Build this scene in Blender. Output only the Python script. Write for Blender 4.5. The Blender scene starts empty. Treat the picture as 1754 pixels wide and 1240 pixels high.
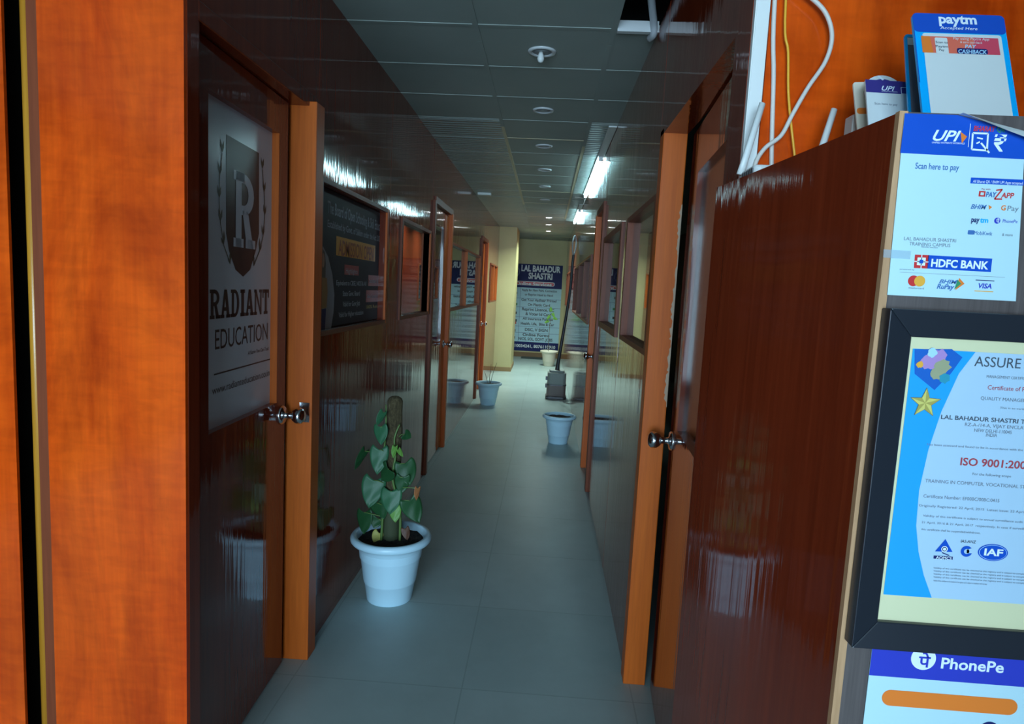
import bpy, bmesh, math, random
from mathutils import Vector, Matrix, Euler
R = random.Random(7)
SC = bpy.context.scene
COL = SC.collection
PI = math.pi

# ------------------------------------------------------------------ camera
CAM = Vector((0, 0, 1.41))
FPX, YAW, PITCH, ROLL = 1123.8, -0.0471890385, -0.112223474, 0.0514118208
_cy, _sy, _cp, _sp = math.cos(YAW), math.sin(YAW), math.cos(PITCH), math.sin(PITCH)
FWD = Vector((_sy * _cp, _cy * _cp, _sp))
_r0 = Vector((_cy, -_sy, 0)); _u0 = _r0.cross(FWD)
RGT = _r0 * math.cos(ROLL) + _u0 * math.sin(ROLL)
UPV = _u0 * math.cos(ROLL) - _r0 * math.sin(ROLL)
cd = bpy.data.cameras.new('camera'); cam = bpy.data.objects.new('camera', cd); COL.objects.link(cam)
cam.matrix_world = Matrix(((RGT.x, UPV.x, -FWD.x, CAM.x), (RGT.y, UPV.y, -FWD.y, CAM.y),
                           (RGT.z, UPV.z, -FWD.z, CAM.z), (0, 0, 0, 1)))
cd.sensor_width = 36; cd.lens = FPX / 1754 * 36; cd.clip_start = 0.02
SC.camera = cam

def hit(px, py, P0, N):
    """world point where the photograph's pixel meets a plane of the place"""
    d = FWD * FPX + RGT * (px - 877) - UPV * (py - 620)
    return CAM + d * ((Vector(P0) - CAM).dot(N) / d.dot(N))
def atY(px, py, Y): return hit(px, py, (0, Y, 0), Vector((0, 1, 0)))
def atX(px, py, X): return hit(px, py, (X, 0, 0), Vector((1, 0, 0)))

# ------------------------------------------------------------------ world and light
SC.view_settings.view_transform = 'Standard'; SC.view_settings.look = 'None'
SC.view_settings.exposure = 0.0; SC.view_settings.gamma = 1.0
w = bpy.data.worlds.new('daylight'); SC.world = w; w.use_nodes = True
bg = w.node_tree.nodes['Background']; bg.inputs[0].default_value = (0.50, 0.72, 1.0, 1); bg.inputs[1].default_value = 0.55

def area(name, loc, rot, sx, sy, power, col, shape='RECTANGLE', spread=PI):
    l = bpy.data.lights.new(name, 'AREA'); l.shape = shape; l.size = sx; l.size_y = sy; l.energy = power; l.color = col
    o = bpy.data.objects.new(name, l); o.location = loc; o.rotation_euler = rot; l.spread = spread; COL.objects.link(o); return o
# daylight through the open shop front behind the photographer
area('shopfront_daylight', (-0.7, -5.1, 1.30), (PI / 2, 0, 0), 3.2, 2.1, 400, (0.63, 0.91, 1.15))

# ------------------------------------------------------------------ materials
def lin(c): return tuple(((v / 255) / 12.92 if v <= 10 else ((v / 255 + .055) / 1.055) ** 2.4) for v in c)
MATS = {}
def base(name):
    m = bpy.data.materials.new(name); m.use_nodes = True
    return m, m.node_tree, m.node_tree.nodes['Principled BSDF']
def flat(name, col, rough=.5, metal=0, spec=.5, emit=None, es=0, coat=0):
    if name in MATS: return MATS[name]
    m, nt, b = base(name)
    b.inputs['Base Color'].default_value = (*col, 1); b.inputs['Roughness'].default_value = rough
    b.inputs['Metallic'].default_value = metal; b.inputs['Specular IOR Level'].default_value = spec
    b.inputs['Coat Weight'].default_value = coat
    if emit: b.inputs['Emission Color'].default_value = (*emit, 1); b.inputs['Emission Strength'].default_value = es
    MATS[name] = m; return m
def nd(nt, t, **kw):
    n = nt.nodes.new(t)
    for k, v in kw.items(): setattr(n, k, v)
    return n
def noise(nt, vec, scale, detail=3, rough=.55, dist=0):
    n = nd(nt, 'ShaderNodeTexNoise'); n.inputs['Scale'].default_value = scale; n.inputs['Detail'].default_value = detail
    n.inputs['Roughness'].default_value = rough; n.inputs['Distortion'].default_value = dist
    nt.links.new(vec, n.inputs['Vector']); return n.outputs['Fac']
def mapping(nt, scale, coord='Object'):
    tc = nd(nt, 'ShaderNodeTexCoord'); mp = nd(nt, 'ShaderNodeMapping'); mp.inputs['Scale'].default_value = scale
    nt.links.new(tc.outputs[coord], mp.inputs['Vector']); return mp.outputs['Vector']
def ramp(nt, fac, stops):
    r = nd(nt, 'ShaderNodeValToRGB'); e = r.color_ramp.elements
    while len(e) < len(stops): e.new(.5)
    for q, (p, c) in zip(e, stops): q.position = p; q.color = (*c, 1)
    nt.links.new(fac, r.inputs[0]); return r.outputs[0]
def bump(nt, b, h, dist, strength=1.0, prev=None):
    n = nd(nt, 'ShaderNodeBump'); n.inputs['Distance'].default_value = dist; n.inputs['Strength'].default_value = strength
    nt.links.new(h, n.inputs['Height'])
    if prev: nt.links.new(prev, n.inputs['Normal'])
    nt.links.new(n.outputs[0], b.inputs['Normal']); return n.outputs[0]
def mixc(nt, fac, a, b_):
    n = nd(nt, 'ShaderNodeMix', data_type='RGBA')
    for s, v in ((n.inputs[0], fac), (n.inputs[6], a), (n.inputs[7], b_)):
        if isinstance(v, (int, float)): s.default_value = v
        elif isinstance(v, tuple): s.default_value = (*v, 1)
        else: nt.links.new(v, s)
    return n.outputs[2]

def wood(name, dark, light, rough, grain=(9, 9, .8), fine=(70, 70, 3), wav=0.0, wav2=0.0, spec=.5, fineamt=.35, figure=False):
    """vertical-grained wood or laminate; wav = pressed-on waviness of the glossy sheet"""
    m, nt, b = base(name)
    f1 = noise(nt, mapping(nt, grain), 1.0, 5, .6, .6); f2 = noise(nt, mapping(nt, fine), 1.0, 3, .6)
    c1 = ramp(nt, f1, [(.28, dark), (.5, tuple((x + y) / 2 for x, y in zip(dark, light))), (.72, light)])
    c2 = ramp(nt, f2, [(.3, tuple(x * .72 for x in dark)), (.75, light)])
    cc = mixc(nt, fineamt, c1, c2)
    if figure:
        f3 = noise(nt, mapping(nt, (3.2, 3.2, 1.3)), 1.0, 6, .62, 1.4); c3 = ramp(nt, f3, [(.33, (.62, .55, .5)), (.56, (1, 1, 1))])
        f4 = noise(nt, mapping(nt, (12, 12, 45)), 1.0, 3, .5, .4); c4 = ramp(nt, f4, [(.35, (.88, .84, .8)), (.6, (1, 1, 1))])
        for c_ in (c3, c4):
            q = nd(nt, 'ShaderNodeMix', data_type='RGBA', blend_type='MULTIPLY'); q.inputs[0].default_value = 1
            nt.links.new(cc, q.inputs[6]); nt.links.new(c_, q.inputs[7]); cc = q.outputs[2]
    nt.links.new(cc, b.inputs['Base Color'])
    b.inputs['Roughness'].default_value = rough; b.inputs['Specular IOR Level'].default_value = spec
    pv = None
    if wav: pv = bump(nt, b, noise(nt, mapping(nt, (9, 9, 1.1)), 1.0, 2, .5), wav)
    if wav2: bump(nt, b, noise(nt, mapping(nt, (60, 60, 2.2)), 1.0, 2, .5), wav2, 1, pv)
    MATS[name] = m; return m
LAM = wood('cherry_laminate', (.62, .046, .001), (.96, .135, .007), .16, (5, 5, .9), wav=.0012, fineamt=.25, figure=True)
MAH = wood('mahogany_laminate', (.145, .020, .007), (.26, .038, .012), .06, wav=.0016, wav2=.0004, spec=.5)
POLE = wood('varnished_teak', (.56, .100, .008), (.74, .160, .016), .42, (14, 14, 1), (120, 120, 5), spec=.35)
OCHRE = wood('ochre_varnish', (.50, .20, .012), (.62, .28, .03), .25, (14, 14, 1), (120, 120, 5))
DARKW = wood('dark_polished_wood', (.16, .035, .012), (.26, .06, .02), .42, (14, 14, 1), (120, 120, 5), spec=.3)
ASHW = wood('grey_brown_laminate', (.075, .060, .058), (.13, .105, .10), .45, (60, 60, 2), (220, 220, 6), fineamt=.6)
PLY = wood('raw_edge_strip', (.42, .22, .10), (.62, .36, .19), .6, (60, 60, 4), (200, 200, 9))
YELLOW, nt, b = base('yellow_wall_paint')
nt.links.new(ramp(nt, noise(nt, mapping(nt, (1, 1, 1)), 1.6, 4), [(.3, (.56, .50, .24)), (.7, (.66, .60, .30))]), b.inputs['Base Color'])
b.inputs['Roughness'].default_value = .45
DARKROOM = flat('unlit_dark', (.03, .025, .022), .9)  # near-black colour stands in for the darkness of unlit rooms and gaps
GREYWALL = flat('grey_plaster', (.30, .30, .30), .8)
# floor tiles
FLOOR, nt, b = base('vitrified_floor_tile')
br = nd(nt, 'ShaderNodeTexBrick'); br.offset = 0.0; br.squash = 1.0
for k, v in (('Scale', 1.0), ('Mortar Size', .003), ('Mortar Smooth', .3), ('Brick Width', .6), ('Row Height', .6), ('Bias', 0)): br.inputs[k].default_value = v
tc = nd(nt, 'ShaderNodeTexCoord'); mp = nd(nt, 'ShaderNodeMapping'); mp.inputs['Location'].default_value = (.22, -.36, 0)
nt.links.new(tc.outputs['Object'], mp.inputs[0]); nt.links.new(mp.outputs[0], br.inputs['Vector'])
br.inputs['Color1'].default_value = (.42, .53, .52, 1); br.inputs['Color2'].default_value = (.45, .555, .545, 1); br.inputs['Mortar'].default_value = (.35, .44, .43, 1)
cl = ramp(nt, noise(nt, mapping(nt, (2.2, 2.2, 1)), 1.0, 6, .65), [(.25, (.82, .82, .82)), (.75, (1, 1, 1))])
mx = nd(nt, 'ShaderNodeMix', data_type='RGBA', blend_type='MULTIPLY'); mx.inputs[0].default_value = 1
nt.links.new(br.outputs['Color'], mx.inputs[6]); nt.links.new(cl, mx.inputs[7]); nt.links.new(mx.outputs[2], b.inputs['Base Color'])
b.inputs['Roughness'].default_value = .36; b.inputs['Specular IOR Level'].default_value = .2
bump(nt, b, noise(nt, mapping(nt, (3, 3, 3)), 1.0, 3), .0008)
# ceiling tiles
CEIL, nt, b = base('ceiling_tile')
nt.links.new(ramp(nt, noise(nt, mapping(nt, (1.5, 1.5, 1)), 1.0, 4), [(.3, (.29, .34, .31)), (.7, (.36, .41, .375))]), b.inputs['Base Color'])
b.inputs['Roughness'].default_value = .55
RIB, nt, b = base('ribbed_ceiling_tile')
b.inputs['Base Color'].default_value = (.33, .38, .36, 1); b.inputs['Roughness'].default_value = .4
wv = nd(nt, 'ShaderNodeTexWave', wave_type='BANDS', bands_direction='Y'); wv.inputs['Scale'].default_value = 5.5; wv.inputs['Distortion'].default_value = 1.2
nt.links.new(mapping(nt, (1, 1, 1)), wv.inputs['Vector']); bump(nt, b, wv.outputs['Fac'], .012)
TBAR = flat('grid_bar_metal', (.62, .64, .64), .35, 0)
TBARY = flat('aged_grid_bar', (.55, .48, .30), .45)
CHROME = flat('brushed_chrome', (.62, .62, .64), .16, 1)
DKMETAL = flat('dark_metal', (.12, .12, .13), .4, .6)
WPLAST = flat('white_pot_plastic', (.58, .86, 1.0), .32)
CPLAST = flat('cream_pot_plastic', (.80, .74, .62), .4)
SOIL, nt, b = base('potting_soil')
nz = noise(nt, mapping(nt, (60, 60, 60)), 1.0, 6, .7)
nt.links.new(ramp(nt, nz, [(.35, (.012, .010, .010)), (.6, (.05, .038, .032)), (.78, (.22, .18, .16))]), b.inputs['Base Color']); b.inputs['Roughness'].default_value = .95
bump(nt, b, nz, .02)
MOSS, nt, b = base('coir_moss')
nz = noise(nt, mapping(nt, (90, 90, 40)), 1.0, 6, .75)
nt.links.new(ramp(nt, nz, [(.3, (.035, .028, .012)), (.55, (.14, .108, .048)), (.8, (.36, .30, .17))]), b.inputs['Base Color']); b.inputs['Roughness'].default_value = .95
bump(nt, b, nz, .02)
STEMW = flat('green_bark', (.05, .065, .03), .8)
STEM = flat('green_stem', (.11, .20, .05), .5)
TWIG = flat('dry_twig', (.12, .10, .07), .8)
def leafmat(name, col, vein):
    m, nt, b = base(name)
    tc = nd(nt, 'ShaderNodeTexCoord'); sx = nd(nt, 'ShaderNodeSeparateXYZ'); nt.links.new(tc.outputs['Object'], sx.inputs[0])
    ab = nd(nt, 'ShaderNodeMath', operation='ABSOLUTE'); nt.links.new(sx.outputs[0], ab.inputs[0])
    mid = nd(nt, 'ShaderNodeMapRange'); mid.inputs[1].default_value = .0005; mid.inputs[2].default_value = .0028; mid.inputs[3].default_value = .8; mid.inputs[4].default_value = 0
    nt.links.new(ab.outputs[0], mid.inputs[0])
    # side veins run obliquely from the midrib
    ad = nd(nt, 'ShaderNodeMath', operation='MULTIPLY_ADD'); ad.inputs[1].default_value = 1.1; nt.links.new(ab.outputs[0], ad.inputs[0]); nt.links.new(sx.outputs[2], ad.inputs[2])
    mu = nd(nt, 'ShaderNodeMath', operation='MULTIPLY'); mu.inputs[1].default_value = 330; nt.links.new(ad.outputs[0], mu.inputs[0])
    sn = nd(nt, 'ShaderNodeMath', operation='SINE'); nt.links.new(mu.outputs[0], sn.inputs[0])
    pw = nd(nt, 'ShaderNodeMapRange'); pw.inputs[1].default_value = .8; pw.inputs[2].default_value = 1; pw.inputs[3].default_value = 0; pw.inputs[4].default_value = .35
    nt.links.new(sn.outputs[0], pw.inputs[0])
    mxm = nd(nt, 'ShaderNodeMath', operation='MAXIMUM'); nt.links.new(mid.outputs[0], mxm.inputs[0]); nt.links.new(pw.outputs[0], mxm.inputs[1])
    nt.links.new(mixc(nt, mxm.outputs[0], col, vein), b.inputs['Base Color'])
    b.inputs['Roughness'].default_value = .42; b.inputs['Specular IOR Level'].default_value = .3; MATS[name] = m; return m
LEAFA = leafmat('leaf_green', (.028, .130, .058), (.13, .32, .17))
LEAFB = leafmat('leaf_deep_green', (.016, .075, .024), (.06, .19, .08))
LEAFC = leafmat('leaf_fresh_green', (.12, .30, .05), (.30, .45, .12))
LEAFY = leafmat('leaf_yellowing', (.42, .40, .10), (.55, .50, .2))
LEAFO = leafmat('leaf_orange_brown', (.40, .16, .06), (.5, .26, .12))
LEAFBR = leafmat('leaf_dead_brown', (.10, .045, .025), (.16, .08, .05))
CABLEW = flat('white_cable', (.70, .66, .60), .45); CABLEY = flat('yellow_cable', (.85, .42, .03), .4)
WHITEP = flat('white_plastic', (.75, .78, .76), .4)
BLACKFR = flat('black_frame_lacquer', (.018, .022, .030), .3)
CARDBACK = flat('grey_card_back', (.16, .17, .20), .6)
# window glass: clear, with a mirror share that grows towards grazing view
def glassmat(name, tint, base_r, rough=0.0, top=.92):
    m = bpy.data.materials.new(name); m.use_nodes = True; nt = m.node_tree; nt.nodes.clear()
    out = nd(nt, 'ShaderNodeOutputMaterial'); tr = nd(nt, 'ShaderNodeBsdfTransparent'); gl = nd(nt, 'ShaderNodeBsdfGlossy')
    tr.inputs[0].default_value = (*tint, 1); gl.inputs['Roughness'].default_value = rough; gl.inputs['Color'].default_value = (.95, .97, .97, 1)
    lw = nd(nt, 'ShaderNodeLayerWeight'); lw.inputs[0].default_value = .5
    p = nd(nt, 'ShaderNodeMath', operation='POWER'); p.inputs[1].default_value = 4; nt.links.new(lw.outputs['Facing'], p.inputs[0])
    a = nd(nt, 'ShaderNodeMath', operation='MULTIPLY_ADD'); a.inputs[1].default_value = top - base_r; a.inputs[2].default_value = base_r
    nt.links.new(p.outputs[0], a.inputs[0])
    mx = nd(nt, 'ShaderNodeMixShader'); nt.links.new(a.outputs[0], mx.inputs[0]); nt.links.new(tr.outputs[0], mx.inputs[1]); nt.links.new(gl.outputs[0], mx.inputs[2])
    nt.links.new(mx.outputs[0], out.inputs[0]); MATS[name] = m; return m
GLASS = glassmat('window_glass', (.75, .78, .78), .07); DULLGLASS = glassmat('dull_glass', (.5, .45, .42), .04, .12, .5)  # second glass is a darker, less mirroring copy that tones down a bright reflection
FROST = flat('frosted_film', (.66, .72, .78), .2, spec=.35)
def ink(name, rgb, rough=.35): return flat(name, rgb, rough)
PAPER = ink('paper_white', (.52, .75, .82), .25)
PAPER2 = ink('card_white', (.70, .75, .74), .35)
BLUE = ink('ink_royal_blue', (.010, .085, .52), .25)
NAVY = flat('ink_navy', (.012, .020, .13), .5, spec=.25)
INDIGO = ink('ink_indigo', (.035, .055, .50), .3)
CYAN = ink('ink_cyan', (.0, .42, .92), .3)
SKY = ink('ink_sky', (.02, .36, .85), .3)
PALE = ink('ink_pale_blue', (.42, .70, .93), .3)
RED = ink('ink_red', (.62, .035, .035), .35)
MAROON = ink('ink_maroon', (.42, .06, .08), .35)
ORANGE = ink('ink_orange', (.85, .22, .035), .3)
AMBER = ink('ink_amber', (.85, .42, .05), .35)
INK = ink('ink_black', (.03, .035, .045), .4)
GREYI = ink('ink_grey', (.17, .20, .25), .4)
GREENI = ink('ink_green', (.03, .28, .12), .4)
MAT_Y = ink('mount_cream', (.70, .68, .42), .5)
SKIN = ink('ink_skin', (.55, .30, .18), .5)
PINK = ink('ink_violet_pink', (.42, .25, .55), .4)
BOARD = flat('board_black_print', (.026, .030, .040), .55, spec=.25)
FILMTXT = flat('film_print', (.045, .035, .035), .3, spec=.3)
FILMGRN = ink('film_print_olive', (.075, .085, .055), .4)
WASH = flat('board_pale_blue', (.50, .76, .88), .6, spec=.2)

# ------------------------------------------------------------------ mesh helpers
class MB:
    """collects shapes into one mesh; every shape may carry its own material slot"""
    def __init__(s): s.v = []; s.f = []; s.fm = []; s.mats = []; s.sm = []
    def slot(s, m):
        if m not in s.mats: s.mats.append(m)
        return s.mats.index(m)
    def add(s, vs, fs, m=None, smooth=False):
        k = len(s.v); s.v += [Vector(q) for q in vs]; i = s.slot(m)
        for f in fs: s.f.append([k + j for j in f]); s.fm.append(i); s.sm.append(smooth)
    def box(s, a, b_, m=None):
        x0, y0, z0 = (min(p, q) for p, q in zip(a, b_)); x1, y1, z1 = (max(p, q) for p, q in zip(a, b_))
        s.add([(x0, y0, z0), (x1, y0, z0), (x1, y1, z0), (x0, y1, z0), (x0, y0, z1), (x1, y0, z1), (x1, y1, z1), (x0, y1, z1)],
              [(0, 3, 2, 1), (4, 5, 6, 7), (0, 1, 5, 4), (1, 2, 6, 5), (2, 3, 7, 6), (3, 0, 4, 7)], m)
    def prism(s, foot, z0, z1, m=None):
        n = len(foot)
        s.add([(*p, z0) for p in foot] + [(*p, z1) for p in foot],
              [tuple(range(n - 1, -1, -1)), tuple(range(n, 2 * n))] + [(i, (i + 1) % n, n + (i + 1) % n, n + i) for i in range(n)], m)
    def slab(s, P, U, V, N, poly, t, m=None):
        """a flat outline of thickness t on a plane (poly counter-clockwise in U,V)"""
        n = len(poly); a = [P + U * x + V * y for x, y in poly]
        s.add(a + [p + N * t for p in a], [tuple(range(n - 1, -1, -1)), tuple(range(n, 2 * n))] + [(i, (i + 1) % n, n + (i + 1) % n, n + i) for i in range(n)], m)
    def lathe(s, prof, c, axis=Vector((0, 0, 1)), n=40, m=None, smooth=True, cap=True):
        c = Vector(c); axis = Vector(axis).normalized(); a = axis.orthogonal().normalized(); b_ = axis.cross(a)
        vs = []; fs = []
        for r, h in prof:
            for i in range(n):
                t = 2 * PI * i / n; vs.append(c + axis * h + a * (r * math.cos(t)) + b_ * (r * math.sin(t)))
        for k in range(len(prof) - 1):
            for i in range(n):
                j = (i + 1) % n; fs.append((k * n + i, k * n + j, (k + 1) * n + j, (k + 1) * n + i))
        if cap:
            if prof[0][0] > 1e-4: fs.append(tuple(range(n - 1, -1, -1)))
            if prof[-1][0] > 1e-4: q = (len(prof) - 1) * n; fs.append(tuple(range(q, q + n)))
        s.add(vs, fs, m, smooth)
    def tube(s, pts, r, n=10, m=None, sub=6, flat_=1.0):
        pts = [Vector(p) for p in pts]; rs = r if isinstance(r, (list, tuple)) else [r] * len(pts)
        P = []; RR = []
        if len(pts) > 2 and sub > 1:
            for i in range(len(pts) - 1):
                p0 = pts[max(i - 1, 0)]; p1 = pts[i]; p2 = pts[i + 1]; p3 = pts[min(i + 2, len(pts) - 1)]
                for k in range(sub):
                    t = k / sub
                    P.append(.5 * ((2 * p1) + (p2 - p0) * t + (2 * p0 - 5 * p1 + 4 * p2 - p3) * t * t + (3 * p1 - p0 - 3 * p2 + p3) * t ** 3))
                    RR.append(rs[i] * (1 - t) + rs[i + 1] * t)
            P.append(pts[-1]); RR.append(rs[-1])
        else: P = pts; RR = list(rs)
        vs = []; fs = []; a = None
        for i, p in enumerate(P):
            d = (P[min(i + 1, len(P) - 1)] - P[max(i - 1, 0)]).normalized()
            a = d.orthogonal().normalized() if a is None else (a - d * a.dot(d)).normalized()
            b_ = d.cross(a)
            for k in range(n):
                t = 2 * PI * k / n; vs.append(p + a * (RR[i] * math.cos(t)) + b_ * (RR[i] * math.sin(t) * flat_))
        for i in range(len(P) - 1):
            for k in range(n):
                j = (k + 1) % n; fs.append((i * n + k, i * n + j, (i + 1) * n + j, (i + 1) * n + k))
        fs.append(tuple(range(n - 1, -1, -1))); q = (len(P) - 1) * n; fs.append(tuple(range(q, q + n)))
        s.add(vs, fs, m, True)
    def build(s, name, m=None, parent=None, bevel=0, origin=None):
        me = bpy.data.meshes.new(name); o = bpy.data.objects.new(name, me); COL.objects.link(o)
        off = Vector((0, 0, 0))
        if parent is not None:
            o.parent = parent; q = parent
            while q is not None: off += q.location; q = q.parent
        if origin is not None: o.location = Vector(origin) - off; off = Vector(origin)
        me.from_pydata([v - off for v in s.v], [], s.f)
        mats = [q if q is not None else m for q in s.mats]
        for q in mats: me.materials.append(q)
        for p, i, sm in zip(me.polygons, s.fm, s.sm): p.material_index = i; p.use_smooth = sm
        bmm = bmesh.new(); bmm.from_mesh(me); bmesh.ops.recalc_face_normals(bmm, faces=bmm.faces); bmm.to_mesh(me); bmm.free()
        if bevel:
            bv = o.modifiers.new('bevel', 'BEVEL'); bv.width = bevel; bv.segments = 2; bv.limit_method = 'ANGLE'; bv.angle_limit = .7
        return o
def tag(o, label=None, cat=None, group=None, kind=None):
    if label: o['label'] = label
    if cat: o['category'] = cat
    if group: o['group'] = group
    if kind: o['kind'] = kind
    return o
def struct(o): o['kind'] = 'structure'; return o
def empty(name, loc):
    o = bpy.data.objects.new(name, None); o.location = loc; o.empty_display_size = .05; COL.objects.link(o); return o

# printed matter -------------------------------------------------------------
_tc = {}
def glyphs(txt, bold=0.0, shear=0.0):
    key = (txt, bold, shear)
    if key in _tc: return _tc[key]
    c = bpy.data.curves.new('text', 'FONT'); c.body = txt; c.size = 1; c.offset = bold; c.shear = shear; c.resolution_u = 3
    o = bpy.data.objects.new('text', c); COL.objects.link(o); bpy.context.view_layer.update()
    me = bpy.data.meshes.new_from_object(o.evaluated_get(bpy.context.evaluated_depsgraph_get()))
    vs = [(v.co.x, v.co.y) for v in me.vertices]; fs = [tuple(p.vertices) for p in me.polygons]
    bpy.data.objects.remove(o); bpy.data.curves.remove(c); bpy.data.meshes.remove(me)
    _tc[key] = (vs, fs); return vs, fs
class Print:
    """flat printed layers on a plane through P0 with reading direction U, up V, facing N"""
    def __init__(s, P0, U, V, N, eps): s.P, s.U, s.V, s.N, s.e = Vector(P0), Vector(U).normalized(), Vector(V).normalized(), Vector(N).normalized(), eps; s.mb = MB()
    def uv(s, px, py):
        p = hit(px, py, s.P, s.N) - s.P; return (p.dot(s.U), p.dot(s.V))
    def w(s, x, y, layer): return s.P + s.U * x + s.V * y + s.N * (s.e * layer)
    def poly(s, pts, m, layer=1): s.mb.add([s.w(x, y, layer) for x, y in pts], [tuple(range(len(pts)))], m)
    def ppoly(s, pts, m, layer=1): s.poly([s.uv(*p) for p in pts], m, layer)
    def rect(s, a, b_, m, layer=1):
        (x0, y0), (x1, y1) = s.uv(*a), s.uv(*b_)
        s.poly([(x0, y1), (x1, y1), (x1, y0), (x0, y0)], m, layer)
    def rrect(s, a, b_, m, layer=1, r=None):
        (x0, y0), (x1, y1) = s.uv(*a), s.uv(*b_); x0, x1 = min(x0, x1), max(x0, x1); y0, y1 = min(y0, y1), max(y0, y1)
        r = min((y1 - y0) / 2, (x1 - x0) / 2) if r is None else r
        s.poly(rr(x0, y0, x1, y1, r), m, layer)
    def disc(s, c, rpx, m, layer=1, ax=1.0, n=32):
        x, y = s.uv(*c); x2, _ = s.uv(c[0] + rpx, c[1]); r = abs(x2 - x)
        s.poly([(x + r * math.cos(2 * PI * k / n), y + r * ax * math.sin(2 * PI * k / n)) for k in range(n)], m, layer)
    def text(s, txt, a, b_, h, m, layer=2, bold=.012, shear=0, capref=.73):
        """txt fitted between pixel a (left end of baseline) and b_ (right end), capital height h pixels"""
        (x0, y0), (x1, y1) = s.uv(*a), s.uv(*b_); _, yt = s.uv(a[0], a[1] - h); H = yt - y0
        s.utext(txt, x0, (y0 + y1) / 2, x1 - x0, H, m, layer, bold, shear, capref)
    def utext(s, txt, x0, y0, W, H, m, layer=2, bold=.012, shear=0, capref=.73):
        vs, fs = glyphs(txt, bold, shear)
        if not vs: return
        xa = min(v[0] for v in vs); xb = max(v[0] for v in vs); k = W / (xb - xa); kz = H / capref
        s.mb.add([s.w(x0 + (x - xa) * k, y0 + y * kz, layer) for x, y in vs], fs, m)
    def stroke(s, pts, wd, m, layer=2):
        for (xa, ya), (xb, yb) in zip(pts[:-1], pts[1:]):
            dx, dy = xb - xa, yb - ya; L = math.hypot(dx, dy) or 1; nx, ny = -dy / L * wd / 2, dx / L * wd / 2
            s.poly([(xa - nx, ya - ny), (xb - nx, yb - ny), (xb + nx, yb + ny), (xa + nx, ya + ny)], m, layer)
    def pstroke(s, pts, wpx, m, layer=2):
        q = [s.uv(*p) for p in pts]; x0, _ = s.uv(*pts[0]); x1, _ = s.uv(pts[0][0] + wpx, pts[0][1]); s.stroke(q, abs(x1 - x0), m, layer)
    def sheet(s, poly, t, m):
        s.mb.slab(s.P - s.N * t, s.U, s.V, s.N, poly, t, m)
def rr(x0, y0, x1, y1, r, n=6):
    out = []
    for cx, cy, a in ((x1 - r, y0 + r, -PI / 2), (x1 - r, y1 - r, 0), (x0 + r, y1 - r, PI / 2), (x0 + r, y0 + r, PI)):
        for k in range(n + 1): t = a + PI / 2 * k / n; out.append((cx + r * math.cos(t), cy + r * math.sin(t)))
    return out
def slabletter(p, ch, x, y, W, H, m, layer):
    """heavy slab-serif capitals drawn from bars"""
    st = W * .30; sf = H * .13
    R_ = lambda a, b_, c, d: p.poly([(x + W * a, y + H * b_), (x + W * c, y + H * b_), (x + W * c, y + H * d), (x + W * a, y + H * d)], m, layer)
    Q = lambda *pts: p.poly([(x + W * a, y + H * b_) for a, b_ in pts], m, layer)
    if ch == 'I': R_(.2, 0, .8, 1); R_(0, 0, 1, .13); R_(0, .87, 1, 1)
    if ch == 'T': R_(.35, 0, .65, 1); R_(0, .86, 1, 1); R_(0, .66, .16, .88); R_(.84, .66, 1, .88); R_(.2, 0, .8, .12)
    if ch == 'N':
        R_(.08, 0, .26, 1); R_(.76, 0, .94, 1); Q((.76, 0), (.94, 0), (.3, 1), (.08, 1)); R_(0, 0, .36, .12); R_(.62, .88, 1, 1); R_(0, .88, .3, 1)
    if ch == 'A':
        Q((.06, 0), (.28, 0), (.56, 1), (.38, 1)); Q((.66, 0), (.96, 0), (.66, 1), (.38, 1)); R_(.25, .25, .75, .38); R_(-.03, 0, .38, .12); R_(.58, 0, 1.04, .12)
    if ch in 'DR':
        R_(.1, 0, .36, 1); R_(0, 0, .46, .12); R_(0, .88, .5, 1)
        lo, hi = (0, 1) if ch == 'D' else (.44, 1)
        cy = (lo + hi) / 2; hh = (hi - lo) / 2; N_ = 10; xr = .95
        o = [(.45 + (xr - .45) * math.cos(t), cy + hh * math.sin(t)) for t in [-PI / 2 + PI * k / N_ for k in range(N_ + 1)]]
        i_ = [(.45 + (xr - .45 - .27) * math.cos(t), cy + (hh - .13) * math.sin(t)) for t in [-PI / 2 + PI * k / N_ for k in range(N_ + 1)]]
        for k in range(N_): Q(o[k], o[k + 1], i_[k + 1], i_[k])
        R_(.36, hi - .13, .46, hi); R_(.36, lo, .46, lo + .13)
        if ch == 'R': Q((.62, 0), (.94, 0), (.66, .5), (.4, .5)); R_(.56, 0, 1.03, .12)

XL, XR, ZC = -.837, .368, 2.415
YE = 13.6
X_, Y_, Z_ = Vector((1, 0, 0)), Vector((0, 1, 0)), Vector((0, 0, 1))

# ================================================================== THE SETTING
m = MB(); m.box((-3, -5.2, -.1), (3, YE + .2, 0)); struct(m.build('floor', FLOOR))
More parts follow.
